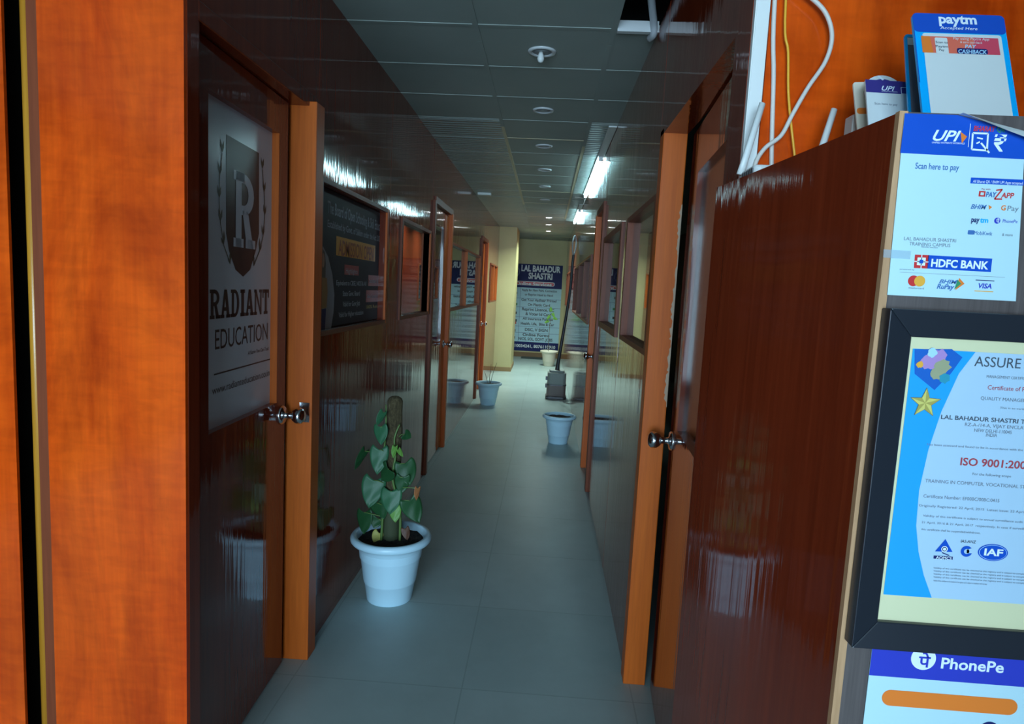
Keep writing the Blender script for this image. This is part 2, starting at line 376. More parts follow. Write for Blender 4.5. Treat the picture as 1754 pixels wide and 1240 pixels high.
# ceiling with one missing tile; ribbed tiles to the left and along the right edge
hx0, hx1, hy0, hy1 = .213, .40, 2.19, 2.66
m = MB()
for (x0, y0, x1, y1) in ((-3, -5.2, 3, hy0), (-3, hy0, hx0, hy1), (hx1, hy0, 3, hy1), (-3, hy1, 3, YE + .2)):
    m.box((x0, y0, ZC), (x1, y1, ZC + .02), CEIL)
ceil = struct(m.build('ceiling', CEIL))
m = MB()
gy = [2.66 + .475 * k for k in range(-10, 23)]
for y0, y1 in zip(gy, gy[1:]):
    if y0 >= 4.05: m.box((XL, y0 + .012, ZC - .004), (-.345, y1 - .012, ZC + .001), RIB)
    if 3.9 < y0 < 10: m.box((.212, y0 + .012, ZC - .004), (XR, y1 - .012, ZC + .001), RIB)
o = m.build('ribbed_tiles', RIB, ceil)
m = MB()
for x in (-.335, .200):
    y = -2.4
    while y < YE - .3:
        mt = TBARY if (x < 0 and 4.0 < y < 8) or (x > 0 and 4.4 < y < 9) else CEIL
        m.box((x - .011, y, ZC - .0025), (x + .011, min(y + .473, YE), ZC), mt); y += .475
for y in gy: m.box((XL, y - .010, ZC - .002), (hx0 if abs(y - hy1) < .01 else XR, y + .010, ZC), TBARY if y > 4.4 and int(y * 10) % 3 == 0 else CEIL)
m.build('grid_bars', CEIL, ceil)
m = MB(); m.box((hx0, hy1 - .012, ZC - .010), (XR, hy1 + .012, ZC + .03)); m.build('bare_grid_bar', TBAR, ceil)
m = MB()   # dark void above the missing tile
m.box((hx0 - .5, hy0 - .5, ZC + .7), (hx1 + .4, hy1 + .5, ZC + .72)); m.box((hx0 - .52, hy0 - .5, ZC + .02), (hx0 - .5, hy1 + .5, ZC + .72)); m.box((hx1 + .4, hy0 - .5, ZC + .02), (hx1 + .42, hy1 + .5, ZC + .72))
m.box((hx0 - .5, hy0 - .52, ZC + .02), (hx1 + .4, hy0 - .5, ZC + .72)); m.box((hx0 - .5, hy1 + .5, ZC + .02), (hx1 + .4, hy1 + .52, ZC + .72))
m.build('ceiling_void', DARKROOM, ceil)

# outer shell
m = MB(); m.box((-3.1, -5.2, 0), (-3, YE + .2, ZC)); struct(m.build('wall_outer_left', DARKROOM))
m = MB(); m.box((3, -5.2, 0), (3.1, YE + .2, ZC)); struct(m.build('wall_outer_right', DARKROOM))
m = MB(); m.box((.50, -.90, 0), (3, -.80, ZC)); struct(m.build('wall_light_blocker', GREYWALL))  # unseen wall, added to keep part of the daylight off the right side
m = MB(); m.box((-3, YE, 0), (3, YE + .15, ZC)); struct(m.build('wall_end', YELLOW))
m = MB(); m.box((-.86, 11.04, .07), (-.545, 12.0, ZC)); struct(m.build('wall_column', YELLOW))
m = MB(); m.box((-.86, 11.03, 0), (-.535, 12.01, .07)); struct(m.build('baseboard_column', flat('worn_skirting', (.34, .22, .10), .6)))
m = MB(); m.box((-.83, YE - .012, 0), (XR, YE, .10)); struct(m.build('baseboard_end', flat('brown_skirting', (.22, .13, .06), .5)))

TH = .05
def wallseg(m, side, y0, y1, z0, z1):
    x = XL if side < 0 else XR
    m.box((x, y0, z0), (x + side * TH, y1, z1))
# left partition: solid around the openings
L_OPEN = [('door', 1.575, 2.255, 0, 2.0), ('win', 2.395, 3.345, 1.215, 1.755), ('win', 3.73, 4.60, 1.215, 1.755), ('door', 4.76, 5.56, 0, 2.0), ('win', 5.66, 8.08, 1.20, 1.76), ('door', 8.2, 8.93, 0, 2.0), ('win', 9.60, 10.88, 1.20, 1.74)]
R_OPEN = [('door', 1.445, 2.265, 0, 1.955), ('win', 2.36, 3.13, 1.215, 1.74), ('win', 3.42, 4.42, 1.205, 1.75), ('door', 4.62, 5.19, 0, 2.0), ('win', 5.72, 9.0, 1.15, 1.71), ('win', 10.6, 12.6, 1.15, 1.71)]
def partition(name, side, opens, ystart, yend):
    m = MB(); y = ystart
    for k, y0, y1, z0, z1 in opens:
        if k == 'door': y0 -= .02; y1 += .03; z1 += .012
        if y0 > y: wallseg(m, side, y, y0, 0, ZC)
        if z0 > 0: wallseg(m, side, y0, y1, 0, z0)
        wallseg(m, side, y0, y1, z1, ZC); y = y1
    wallseg(m, side, y, yend, 0, ZC)
    return struct(m.build(name, MAH))
partition('wall_left', -1, L_OPEN, 1.5455, YE)
partition('wall_right', 1, R_OPEN, 1.4155, YE)
# narrow cover strips at the panel joints
def joint(n, side, y, z0=0, z1=ZC):
    m = MB(); x = XL if side < 0 else XR
    m.box((x - side * .0006, y - .003, z0), (x + side * .01, y + .003, z1)); struct(m.build('trim_%d' % n, MAH))
for n, (s, y, z0, z1) in enumerate([(-1, 3.44, 0, ZC), (-1, 4.68, 2.0, ZC), (1, 3.27, 0, 1.2), (1, 4.54, 0, ZC), (-1, 2.36, 2.02, ZC), (1, 2.40, 2.0, ZC)]): joint(n + 1, s, y, z0, z1)

# end panels of the partitions, facing the shop
m = MB(); m.box((-1.174, 1.485, 0), (-.910, 1.62, ZC)); m.box((-.910, 1.485, 0), (-.8355, 1.4965, ZC)); struct(m.build('wall_front_left', LAM))
m = MB(); m.box((-3, 1.475, 0), (-1.247, 1.483, ZC)); struct(m.build('wall_far_left', LAM))
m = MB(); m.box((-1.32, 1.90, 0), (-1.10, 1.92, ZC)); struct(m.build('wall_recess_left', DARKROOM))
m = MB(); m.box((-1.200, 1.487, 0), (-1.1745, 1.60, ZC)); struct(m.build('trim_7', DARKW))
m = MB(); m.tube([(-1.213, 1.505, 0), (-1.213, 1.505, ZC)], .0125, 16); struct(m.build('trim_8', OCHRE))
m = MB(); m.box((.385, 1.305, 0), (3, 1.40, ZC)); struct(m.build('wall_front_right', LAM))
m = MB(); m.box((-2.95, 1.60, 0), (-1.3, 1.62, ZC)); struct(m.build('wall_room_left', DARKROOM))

# ------------------------------------------------------------------ doors
def knobset(parent, c, side, name='door_knob', split=True):
    """round knob on a rose; side = +1 sticks out towards +X"""
    ax = Vector((side, 0, 0))
    m = MB(); m.lathe([(.033, 0), (.034, .004), (.028, .010), (.014, .012), (.011, .016), (.011, .036), (.019, .042), (.026, .052), (.0285, .062), (.026, .072), (.017, .079), (0.0001, .081)], c, ax, 32, CHROME)
    return m.build(name, CHROME, parent)

# door 1 (left, ajar): frame posts, leaf, glass with printed film, knob
d1 = struct(empty('door_1', (-.86, 1.55, 0)))
m = MB(); m.box((-.905, 1.497, 0), (-.834, 1.545, ZC)); m.build('near_post', MAH, d1)
m = MB(); m.box((-.905, 2.255, 0), (-.808, 2.335, 2.0)); fp = m.build('far_post', POLE, d1, bevel=.003)
m = MB(); m.box((-.905, 1.5452, 1.985), (-.8335, 2.335, 2.03)); m.build('head', MAH, d1, bevel=.002)
H0 = Vector((-.866, 1.552, 0)); H1 = Vector((-.890, 2.215, 0)); DU = (H1 - H0).normalized(); DN = Vector((DU.y, -DU.x, 0)); LW = (H1 - H0).length
if DN.x < 0: DN = -DN
def leafbox(mb, u0, u1, z0, z1, t0, t1, mt=None):
    mb.slab(H0 + Z_ * 0 + DN * t0, DU, Z_, DN, [(u0, z0), (u1, z0), (u1, z1), (u0, z1)], t1 - t0, mt)
gu0, gu1, gz0, gz1 = .105, .585, .985, 1.865
m = MB()
leafbox(m, 0, gu0, .012, 1.98, -.035, 0); leafbox(m, gu1, LW, gz1, 1.98, -.035, 0); leafbox(m, gu0, gu1, .012, gz0, -.035, 0); leafbox(m, gu0, gu1, gz1, 1.98, -.035, 0)
leafbox(m, gu1, LW, .012, gz1, -.035, 0)
lf = m.build('leaf', MAH, d1)
m = MB(); leafbox(m, gu1 - .003, gu1 + .0005, gz0, gz1, -.024, .001); m.build('glazing_bead', POLE, d1)
pn = Print(H0 - DN * .022, DU, Z_, DN, .0007)
pn.sheet([(gu0 - .01, gz0 - .01), (gu1 + .01, gz0 - .01), (gu1 + .01, gz1 + .01), (gu0 - .01, gz1 + .01)], .006, FROST)
# shield with the letter R
sx = [pn.uv(*p) for p in ((387, 230), (387, 400), (392, 430), (403, 462), (416, 474), (428, 462), (438, 428), (443, 400), (443, 262))]
pn.poly(sx, FILMTXT, 1)
(a0, b0), (a1, b1) = pn.uv(399, 422), pn.uv(436, 330)
slabletter(pn, 'R', a0, b0, a1 - a0, (pn.uv(399, 290)[1] - b0), FROST, 2)
for side, xs in ((-1, [(380, 262), (376, 300), (375, 340), (377, 380), (383, 420), (394, 452)]), (1, [(449, 290), (452, 330), (453, 370), (450, 405), (444, 430), (434, 455)])):
    pn.pstroke(xs, 1.2, FILMGRN, 1)
    for k, (px, py) in enumerate(xs):
        for sg in (-1, 1):
            x, y = pn.uv(px, py); L_ = .042; a = PI / 2 + sg * .55 + side * (.5 if k > 3 else 0) * -1
            dx, dy = math.cos(a) * .5, math.sin(a)
            pn.poly([(x, y), (x + dx * L_ * .5 + dy * .007, y + dy * L_ * .5 - dx * .007), (x + dx * L_, y + dy * L_), (x + dx * L_ * .5 - dy * .007, y + dy * L_ * .5 + dx * .007)], FILMGRN, 1)
(xa, ya), (xb, yb) = pn.uv(359, 547), pn.uv(460, 535); yt = pn.uv(366, 496)[1]
ws = [1, 1, 1, .55, 1, 1.05, .9]; gap = .07; tot = sum(ws) + gap * 6; x = xa; k_ = (xb - xa) / tot
for ch, q in zip('RADIANT', ws): slabletter(pn, ch, x, ya, q * k_, yt - ya, FILMTXT, 1); x += (q + gap) * k_
pn.text('EDUCATION', (368, 599), (458, 581), 36, FILMTXT, 1, 0)
pn.text('A Name You Can Trust', (424, 607), (460, 600), 7, FILMTXT, 1, 0, .3)
(xa, ya), (xb, _) = pn.uv(366, 642), pn.uv(468, 622); pn.stroke([(xa, ya), (xb, ya)], .004, FILMTXT, 1)
pn.text('www.radianteducation.co.in', (363, 674), (461, 645), 14, FILMTXT, 1, 0)
pn.mb.build('glass_pane', FROST, d1)
tag(d1.children[-1], 'frosted grey glass printed with a shield and dark lettering')
k = knobset(d1, H0 + DU * .632 + Z_ * .935, 1)
m = MB(); m.box((-.85, 2.249, .90), (-.815, 2.2555, .97)); m.build('strike_plate', CHROME, d1)

# door 2 further along on the left
def plain_door(n, side, y0, y1, ztop, leaf_in, glass, knob_y, post_w=.06):
    d = struct(empty('door_%d' % n, ((XL if side < 0 else XR) + side * .03, y0, 0))); x = XL if side < 0 else XR
    for nm, a, b_ in (('near_post', y0 - post_w, y0), ('far_post', y1, y1 + post_w)):
        m = MB(); m.box((x + side * .07, a, 0), (x - side * .018, b_, ztop)); m.build(nm, DARKW if nm == 'near_post' else POLE, d, bevel=.003)
    m = MB(); m.box((x + side * .07, y0, ztop - .01), (x - side * .012, y1 + post_w, ztop + .035)); m.build('head', DARKW, d)
    xi = x + side * leaf_in; m = MB(); g0, g1, h0, h1 = glass
    for a, b_, c, e in ((y0 + .003, g0, .012, ztop - .015), (g1, y1 - .004, .012, ztop - .015), (g0, g1, .012, h0), (g0, g1, h1, ztop - .015)):
        m.box((xi, a, c), (xi + side * .035, b_, e))
    m.build('leaf', MAH, d)
    m = MB(); m.box((xi + side * .012, g0 - .005, h0 - .005), (xi + side * .017, g1 + .005, h1 + .005)); m.build('glass_pane', GLASS, d)
    m = MB(); m.box((xi - side * .003, g1 + .02, .02), (xi + side * .001, y1 - .004, ztop - .03)); m.build('lock_stile', POLE, d)
    if knob_y: knobset(d, (xi - side * .003, knob_y, .91), -side)
    return d
plain_door(2, -1, 4.76, 5.56, 2.0, .018, (4.95, 5.36, .95, 1.86), 5.50)
plain_door(3, -1, 8.2, 8.93, 2.0, .03, (8.35, 8.75, .95, 1.86), 8.85, .07)
plain_door(4, 1, 4.62, 5.19, 2.0, .030, (4.74, 5.02, .95, 1.86), 5.12, .07)

# door 5 (right, ajar) behind the counter
d5 = struct(empty('door_5', (.40, 1.42, 0)))
m = MB(); m.box((.352, 1.305, 0), (.385, 1.415, ZC)); m.build('near_post', MAH, d5)
m = MB(); m.box((.357, 2.265, 0), (.436, 2.335, 1.965)); m.build('far_post', POLE, d5, bevel=.003)
m = MB(); m.box((.357, 1.415, 1.945), (.436, 2.335, 1.985)); m.build('head', MAH, d5)
K0 = Vector((.395, 1.42, 0)); K1 = Vector((.450, 2.235, 0)); KU = (K1 - K0).normalized(); KN = Vector((-KU.y, KU.x, 0)); KW = (K1 - K0).length
def rleaf(mb, u0, u1, z0, z1, t0, t1, mt=None):
    mb.slab(K0 + KN * t0, KU, Z_, KN, [(u0, z0), (u1, z0), (u1, z1), (u0, z1)], t1 - t0, mt)
m = MB()
for a, b_, c, e in ((0, .12, .012, 1.935), (KW - .155, KW, .012, 1.935), (.12, KW - .155, .012, .985), (.12, KW - .155, 1.79, 1.935)): rleaf(m, a, b_, c, e, -.035, 0)
m.build('leaf', MAH, d5)
m = MB(); rleaf(m, .115, KW - .15, .98, 1.795, -.02, -.015); m.build('glass_pane', DULLGLASS, d5)
knobset(d5, K0 + KU * (KW - .06) + Z_ * .93 , -1)
# flaked paint down the inner edge of the far post and of the stile
CHIP = flat('flaked_pale_paint', (.50, .36, .25), .7)
def flakes(parent, mk, z0, z1, wmax, seed):
    q = random.Random(seed); n = 70; L_ = []
    for i in range(n + 1):
        t = i / n; L_.append((z0 + (z1 - z0) * t + q.uniform(-.004, .004), wmax * (.12 + .5 * abs(math.sin(t * 7.3 + 1)) * q.random() + .38 * (q.random() ** 2)) * (1 if .04 < t < .96 else .3)))
    m = MB()
    for (za, wa), (zb, wb) in zip(L_[:-1], L_[1:]): m.add([mk(0, za), mk(wa, za), mk(wb, zb), mk(0, zb)], [(0, 1, 2, 3)], CHIP)
    return m.build('flaked_paint', CHIP, parent)
flakes(d5, lambda w_, z: (.4358 - w_, 2.2640, z), 1.03, 1.72, .017, 3)

# ------------------------------------------------------------------ windows
def window(n, side, y0, y1, z0, z1, mull=(), frame=.035, mt=POLE, pane=True):
    x = XL if side < 0 else XR; w_ = struct(empty('window_%d' % n, (x, (y0 + y1) / 2, z0)))
    m = MB(); xo, xi = x - side * .010, x + side * .045
    m.box((xi, y0, z0), (xo, y0 + frame, z1), DARKW); m.box((xi, y1 - frame, z0), (xo, y1, z1))  # far jamb's paler default wood stands in for light on its camera-facing side
    m.box((xi, y0 + frame, z0), (xo, y1 - frame, z0 + frame * .6), DARKW); m.box((xi, y0 + frame, z1 - frame * .6), (xo, y1 - frame, z1), DARKW)
    for q in mull: m.box((xi, q - frame * .6, z0 + frame * .6), (xo, q + frame * .6, z1 - frame * .6))
    m.build('window_frame', mt, w_)
    if pane:
        e = [y0 + frame] + list(mull) + [y1 - frame]
        for a, b_ in zip(e, e[1:]):
            a2 = a if a == e[0] else a + frame * .6; b2 = b_ if b_ == e[-1] else b_ - frame * .6
            m = MB(); m.box((x + side * .020, a2, z0 + frame * .6), (x + side * .025, b2, z1 - frame * .6)); m.build('pane', GLASS, w_)
    return w_
window(1, -1, 2.362, 3.385, 1.195, 1.775, frame=.03, mt=POLE, pane=False)
window(2, -1, 3.70, 4.635, 1.195, 1.775)
window(3, -1, 5.64, 8.10, 1.18, 1.775, (6.75,))
window(4, -1, 9.58, 10.9, 1.18, 1.755, (10.25,))
window(5, 1, 2.337, 3.16, 1.195, 1.76, mt=DARKW)
window(6, 1, 3.39, 4.45, 1.185, 1.77, (), .06, DARKW)
window(7, 1, 5.69, 9.03, 1.13, 1.73, (6.7, 7.8), mt=DARKW)
window(8, 1, 10.57, 12.63, 1.13, 1.73, (11.6,), mt=DARKW)
# dark side rooms' inner faces keep the corridor glass mirror-like
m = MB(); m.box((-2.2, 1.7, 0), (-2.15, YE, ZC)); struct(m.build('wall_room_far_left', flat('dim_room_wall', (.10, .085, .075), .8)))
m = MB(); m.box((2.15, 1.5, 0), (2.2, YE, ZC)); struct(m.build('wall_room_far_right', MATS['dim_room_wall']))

# ================================================================== THINGS
# --- printed board behind the first left window
pr_ = Print((XL - .027, 0, 0), Y_, Z_, X_, .0006)
pr_.sheet([(2.398, 1.2175), (3.342, 1.2175), (3.342, 1.7525), (2.398, 1.7525)], .004, BOARD)
BT = flat('board_print_pale', (.55, .60, .66), .55, spec=.25)
pr_.text('The Board of Open Schooling & Skill Education', (561, 361), (657, 400), 22, BT, 1, .014)
pr_.text('Established by Govt. of Sikkim under the Act 2020', (561, 390), (652, 413), 13, BT, 1, .012)
pr_.rect((576, 404), (642, 448), AMBER, 1)
pr_.text('ADMISSION OPEN', (579, 440), (639, 443), 27, ink('ink_brick', (.35, .05, .02)), 2, .02)
pr_.rect((590, 453), (614, 472), MAROON, 1); pr_.text('Highlights', (592, 468), (612, 469), 9, BT, 2, 0)
for t_, a_, b_, h_ in (('Equivalent to CBSE, NIOS & All', (576, 489), (627, 489), 9), ('State Govt. Board', (587, 506), (616, 507), 9), ('Valid for Govt Job', (587, 525), (616, 523), 9), ('Valid for Higher education', (580, 544), (622, 538), 9)):
    pr_.text(t_, a_, b_, h_, BT, 1, .005)
pr_.rect((631, 471), (650, 490), MAROON, 1); pr_.text('Secondary 10th', (632, 485), (649, 484), 7, BT, 2, 0)
pr_.rect((627, 497), (652, 516), MAROON, 1); pr_.text('Senior Secondary 12th', (628, 511), (651, 509), 7, BT, 2, 0)
pr_.text('100% Result', (627, 531), (650, 524), 6, ink('ink_yellow', (.5, .42, .04)), 1, .01)
c0 = [pr_.uv(*p) for p in ((545.5, 420), (553, 422), (562, 440), (569, 470), (572.5, 505), (571, 535), (566, 566), (545.5, 570))]
pr_.poly(c0, ink('board_print_grey', (.30, .34, .40), .4), 1)
pr_.ppoly([(549, 434), (552, 426), (556, 432), (557.5, 450), (557, 476), (553, 480), (549, 470)], INK, 2)      # hair
pr_.disc((553, 446), 2.2, SKIN, 3, 1.9)
pr_.ppoly([(548, 475), (559, 476), (560.5, 500), (558.5, 527), (548, 530)], ink('print_ochre_top', (.38, .22, .06)), 3)
pr_.ppoly([(548, 530), (558, 528), (556, 566), (548, 569)], NAVY, 2)
tag(pr_.mb.build('admission_board', BOARD), 'black printed admissions board with orange banner behind the nearest left corridor window', 'sign')

# --- end poster
pe = Print((0, YE - .006, 0), X_, Z_, -Y_, .0018)
(xl, zt), (xr, zb) = (-.76, 1.915), (.300, .125)
pe.sheet([(xl, zb), (xr, zb), (xr, zt), (xl, zt)], .006, WASH)
zh = pe.uv(930, 494)[1]; zf = pe.uv(930, 587)[1]
pe.poly([(xl, zh), (xr, zh), (xr, zt), (xl, zt)], NAVY, 1); pe.poly([(xl, zb), (xr, zb), (xr, zf), (xl, zf)], NAVY, 1)
WH = ink('print_white', (.80, .86, .90), .4)
pe.text('LAL BAHADUR', (893, 464), (960, 467), 10.5, WH, 2, .035); pe.text('SHASTRI', (905, 477), (946, 479), 10.5, WH, 2, .035)
pe.rrect((872, 480), (950, 491), WH, 2); pe.rrect((873, 481), (949, 490.4), RED, 3); pe.text('Online Services', (883, 488.4), (945, 489.4), 5.4, WH, 4, .035)
cx, cy = pe.uv(880, 465)
pe.poly([(cx + .125 * math.cos(t / 24 * 2 * PI), cy + .125 * math.sin(t / 24 * 2 * PI)) for t in range(24)], ink('print_mid_blue', (.10, .14, .32)), 2)
pe.poly([(cx + .110 * math.cos(t / 24 * 2 * PI), cy + .110 * math.sin(t / 24 * 2 * PI)) for t in range(24)], NAVY, 3)
for t_, a_, b_, h_ in (('Apply for New PAN, Correction', (894, 498), (954, 501), 3.8), ('or Reprint Hand to Hand', (899, 506), (947, 508), 3.8), ('Get Your Aadhaar Printed', (893, 515), (953, 518), 4.6), ('On Plastic Card', (904, 524), (942, 525), 4.6),
                       ('Reprint Licence, RC', (894, 531.5), (949, 534), 5.2), ('& Voter Id Card', (900, 540), (944, 541.5), 5.2), ('All Insurance Policies', (895, 547.5), (947, 549.5), 4.4), ('Health, Life,  Bike & Car', (892, 556), (949, 558.5), 4.6), ('DSC, V SIGN', (899, 567), (938, 568), 5), ('Online Forms', (895, 575), (941, 577.5), 5), ('NIOS, SOL, GOVT. JOBS', (888, 582), (946, 585), 5)):
    pe.text(t_, a_, b_, h_, INK, 1, .028)
pe.text('9910034241, 8076110910', (873, 594), (951, 597), 5.2, WH, 2, .03)
LN = ink('print_line_blue', (.16, .26, .42))
for y_ in (512, 527, 544, 560, 571):
    z_ = pe.uv(920, y_)[1]; pe.stroke([(xl, z_), (xr, z_)], .008, LN, 1)
x_ = pe.uv(889.5, 540)[0]; pe.stroke([(x_, zf), (x_, zh)], .008, LN, 1)
for (px, py, m_) in ((882, 502, GREYI), (882, 521, GREENI), (881, 536, INK), (881, 549, INK), (880, 553, RED), (879, 566, GREYI), (878, 578, INK)):
    x, z = pe.uv(px, py); pe.poly([(x - .05, z - .02), (x + .05, z - .02), (x + .05, z + .03), (x - .05, z + .03)], m_, 1)
tag(pe.mb.build('services_poster', WASH), 'tall navy and white services poster on the yellow end wall', 'poster')

# --- pots and plants
POT = [(.0001, .0), (.098, 0), (.100, .004), (.112, .083), (.1155, .086), (.117, .092), (.136, .228), (.139, .234), (.143, .240), (.146, .262), (.170, .266), (.177, .274), (.178, .286), (.172, .297), (.160, .300), (.152, .296), (.143, .262), (.136, .200)]
def pot(root, x, y, s, mt=WPLAST, zs=1.0):
    m = MB(); m.lathe([(r * s, z * s * zs) for r, z in POT], (x, y, 0), Z_, 64, mt, cap=False); m.build('pot', mt, root)
    m = MB(); sv = []; n = 36; rings = 7; q = random.Random(int(x * 100) + 5); h = .268 * s * zs
    sv.append((x, y, h + .012 * s))
    for k in range(1, rings + 1):
        for i in range(n):
            t = 2 * PI * i / n; r = .146 * s * k / rings; sv.append((x + r * math.cos(t), y + r * math.sin(t), h + (.012 * s * (1 - k / rings)) + q.uniform(-.004, .005)))
    fs = [(0, 1 + i, 1 + (i + 1) % n) for i in range(n)]
    for k in range(rings - 1):
        for i in range(n): j = (i + 1) % n; fs.append((1 + k * n + i, 1 + (k + 1) * n + i, 1 + (k + 1) * n + j, 1 + k * n + j))
    # a skirt below keeps the soil a solid plug
    base_ = 1 + (rings - 1) * n; bot = len(sv)
    for i in range(n): t = 2 * PI * i / n; sv.append((x + .134 * s * math.cos(t), y + .134 * s * math.sin(t), h - .05 * s))
    for i in range(n): j = (i + 1) % n; fs.append((base_ + i, bot + i, bot + j, base_ + j))
    fs.append(tuple(bot + i for i in range(n)))
    m.add(sv, fs, SOIL, True); m.build('soil', SOIL, root); return h
_lm = {}
LWT = [(0, .72), (.06, .88), (.16, .98), (.28, 1.0), (.42, .95), (.56, .84), (.70, .66), (.82, .44), (.91, .22), (.96, .09), (1, 0)]
def lw(u):
    for (a, p), (b_, q) in zip(LWT, LWT[1:]):
        if u <= b_: return p + (q - p) * (u - a) / (b_ - a)
    return 0
def leafmesh(mt, asp):
    key = (mt.name, asp)
    if key in _lm: return _lm[key]
    m = MB(); nu, nv = 14, 10; vs = []; fs = []
    for i in range(nu + 1):
        u = i / nu; wd = .5 * asp * lw(u)
        for j in range(nv + 1):
            v = -1 + 2 * j / nv; lobe = .20 * (abs(v) ** 1.4) * (1 - u) ** 1.5
            vs.append((v * wd, .10 * abs(v) * wd * 2 * .5 - .10 * u * u + .012 * math.sin(u * 9 + v * 4), -(u - lobe)))
    for i in range(nu):
        for j in range(nv): a = i * (nv + 1) + j; fs.append((a, a + 1, a + nv + 2, a + nv + 1))
    # leaf blade with a little thickness
    k = len(vs); vs2 = vs + [(x, y + .012, z) for x, y, z in vs]
    fs2 = fs + [tuple(reversed([q + k for q in f])) for f in fs]
    edge = [(0, j) for j in range(nv + 1)] + [(i, nv) for i in range(1, nu + 1)] + [(nu, j) for j in range(nv - 1, -1, -1)] + [(i, 0) for i in range(nu - 1, 0, -1)]
    ix = [i * (nv + 1) + j for i, j in edge]
    for a, b_ in zip(ix, ix[1:] + ix[:1]): fs2.append((a, a + k, b_ + k, b_))
    me = bpy.data.meshes.new('leaf'); me.from_pydata(vs2, [], fs2); me.materials.append(mt)
    for p in me.polygons: p.use_smooth = True
    _lm[key] = me; return me
px_, py_ = -.630, 2.79
plant = tag(empty('potted_climber', (px_, py_, 0)), 'heart-leaved climber on a moss pole in a white pot, nearest the camera on the left', 'potted plant')
pot(plant, px_, py_, 1.0)
pb = atY(669, 935, py_); ptop = atY(671, 683, py_)
pole_x = pb.x
m = MB(); q = random.Random(2); prof = [(.031, .26), (.032, .40), (.0345, .47)]
for k in range(22): prof.append((.0345 + q.uniform(-.0018, .0022), .48 + k * (ptop.z - .50) / 22))
prof += [(.034, ptop.z - .01), (.028, ptop.z + .004), (.015, ptop.z + .012), (.0001, ptop.z + .014)]
m.lathe(prof, (pole_x, py_, 0), Z_, 28, MOSS); m.build('moss_pole', MOSS, plant)
m = MB(); m.lathe([(.0365, .26), (.0368, .36), (.0360, .425), (.033, .44)], (pole_x, py_, 0), Z_, 28, STEMW, cap=False); m.build('pole_base', STEMW, plant)
m = MB(); m.tube([(pole_x + .045, py_ - .02, .27), (pole_x + .042, py_ - .028, .42), (pole_x + .010, py_ - .045, .56), (pole_x + .018, py_ - .042, .66), (pole_x + .012, py_ - .042, .74), (pole_x + .03, py_ - .03, .80)], [.006, .006, .005, .005, .004, .003], 8, STEM); m.build('vine', STEM, plant)
m = MB(); m.tube([(pole_x - .036, py_ - .03, .27), (pole_x - .030, py_ - .035, .45), (pole_x - .038, py_ - .02, .62), (pole_x - .030, py_ - .03, .78), (pole_x - .036, py_ - .015, .88)], [.006, .006, .005, .004, .003], 8, STEM); m.build('vine', STEM, plant)
LV = [(266, 225, 55, 95, LEAFA, 5, 30, 45), (245, 325, 100, 118, LEAFA, 0, -8, -12), (240, 480, 122, 165, LEAFA, -4, 2, 5), (140, 490, 70, 140, LEAFB, 10, 35, 62), (300, 615, 125, 125, LEAFB, 15, 38, -30), (412, 575, 128, 150, LEAFB, -8, -14, 22), (400, 670, 95, 120, LEAFB, 10, 5, 10), (205, 690, 150, 185, LEAFA, -6, 8, 6),
      (320, 765, 130, 150, LEAFA, -10, -3, 0), (222, 845, 125, 120, LEAFB, 8, -28, -12), (135, 910, 118, 145, LEAFB, -3, -6, -18), (228, 950, 85, 75, LEAFB, 5, 18, 10), (345, 880, 80, 95, LEAFC, -5, -6, 4), (445, 830, 125, 165, LEAFB, -4, -24, 26), (412, 375, 72, 62, LEAFB, 20, -60, 30), (346, 462, 34, 75, LEAFC, 0, 10, 30),
      (372, 480, 30, 60, LEAFC, 0, -30, 40), (503, 745, 46, 80, LEAFO, 0, 12, 50), (236, 1050, 68, 70, LEAFY, -20, 30, 10), (415, 1022, 56, 78, LEAFBR, -18, -12, 20)]
mpp = (py_ - .06) / FPX
for i, (zx, zy, wz, hz, mt, rx, ry, rz) in enumerate(LV):
    yy = py_ - .055 - R.uniform(0, .035) if i < 18 else py_ - .06
    if abs(zx - 325) > 80: yy += .03
    p = atY(590 + zx / 4, 650 + zy / 4, yy); Ls = hz / 4 * mpp * 1.08; asp = round(wz / hz, 1)
    o = bpy.data.objects.new('leaf', leafmesh(mt, min(asp, 1.1) * 1.08)); COL.objects.link(o); o.parent = plant
    o.location = p - plant.location; o.scale = (Ls,) * 3; o.rotation_euler = (math.radians(rx), math.radians(ry), math.radians(rz))
    if mt is LEAFY: o['label'] = 'pale yellow leaf lying on the soil'
    if mt is LEAFO: o['label'] = 'orange-brown withering leaf'
    if mt is LEAFBR: o['label'] = 'dead brown leaf on the soil'
    if i < 18:   # petiole back to the pole
        ax = Vector((pole_x + max(-.03, min(.03, p.x - pole_x)), py_ - .034, p.z - .012)); m = MB()
        m.tube([p, (p + ax) / 2 + Vector((0, -.012, .006)), ax], .0022, 6, STEM); m.build('petiole', STEM, plant)

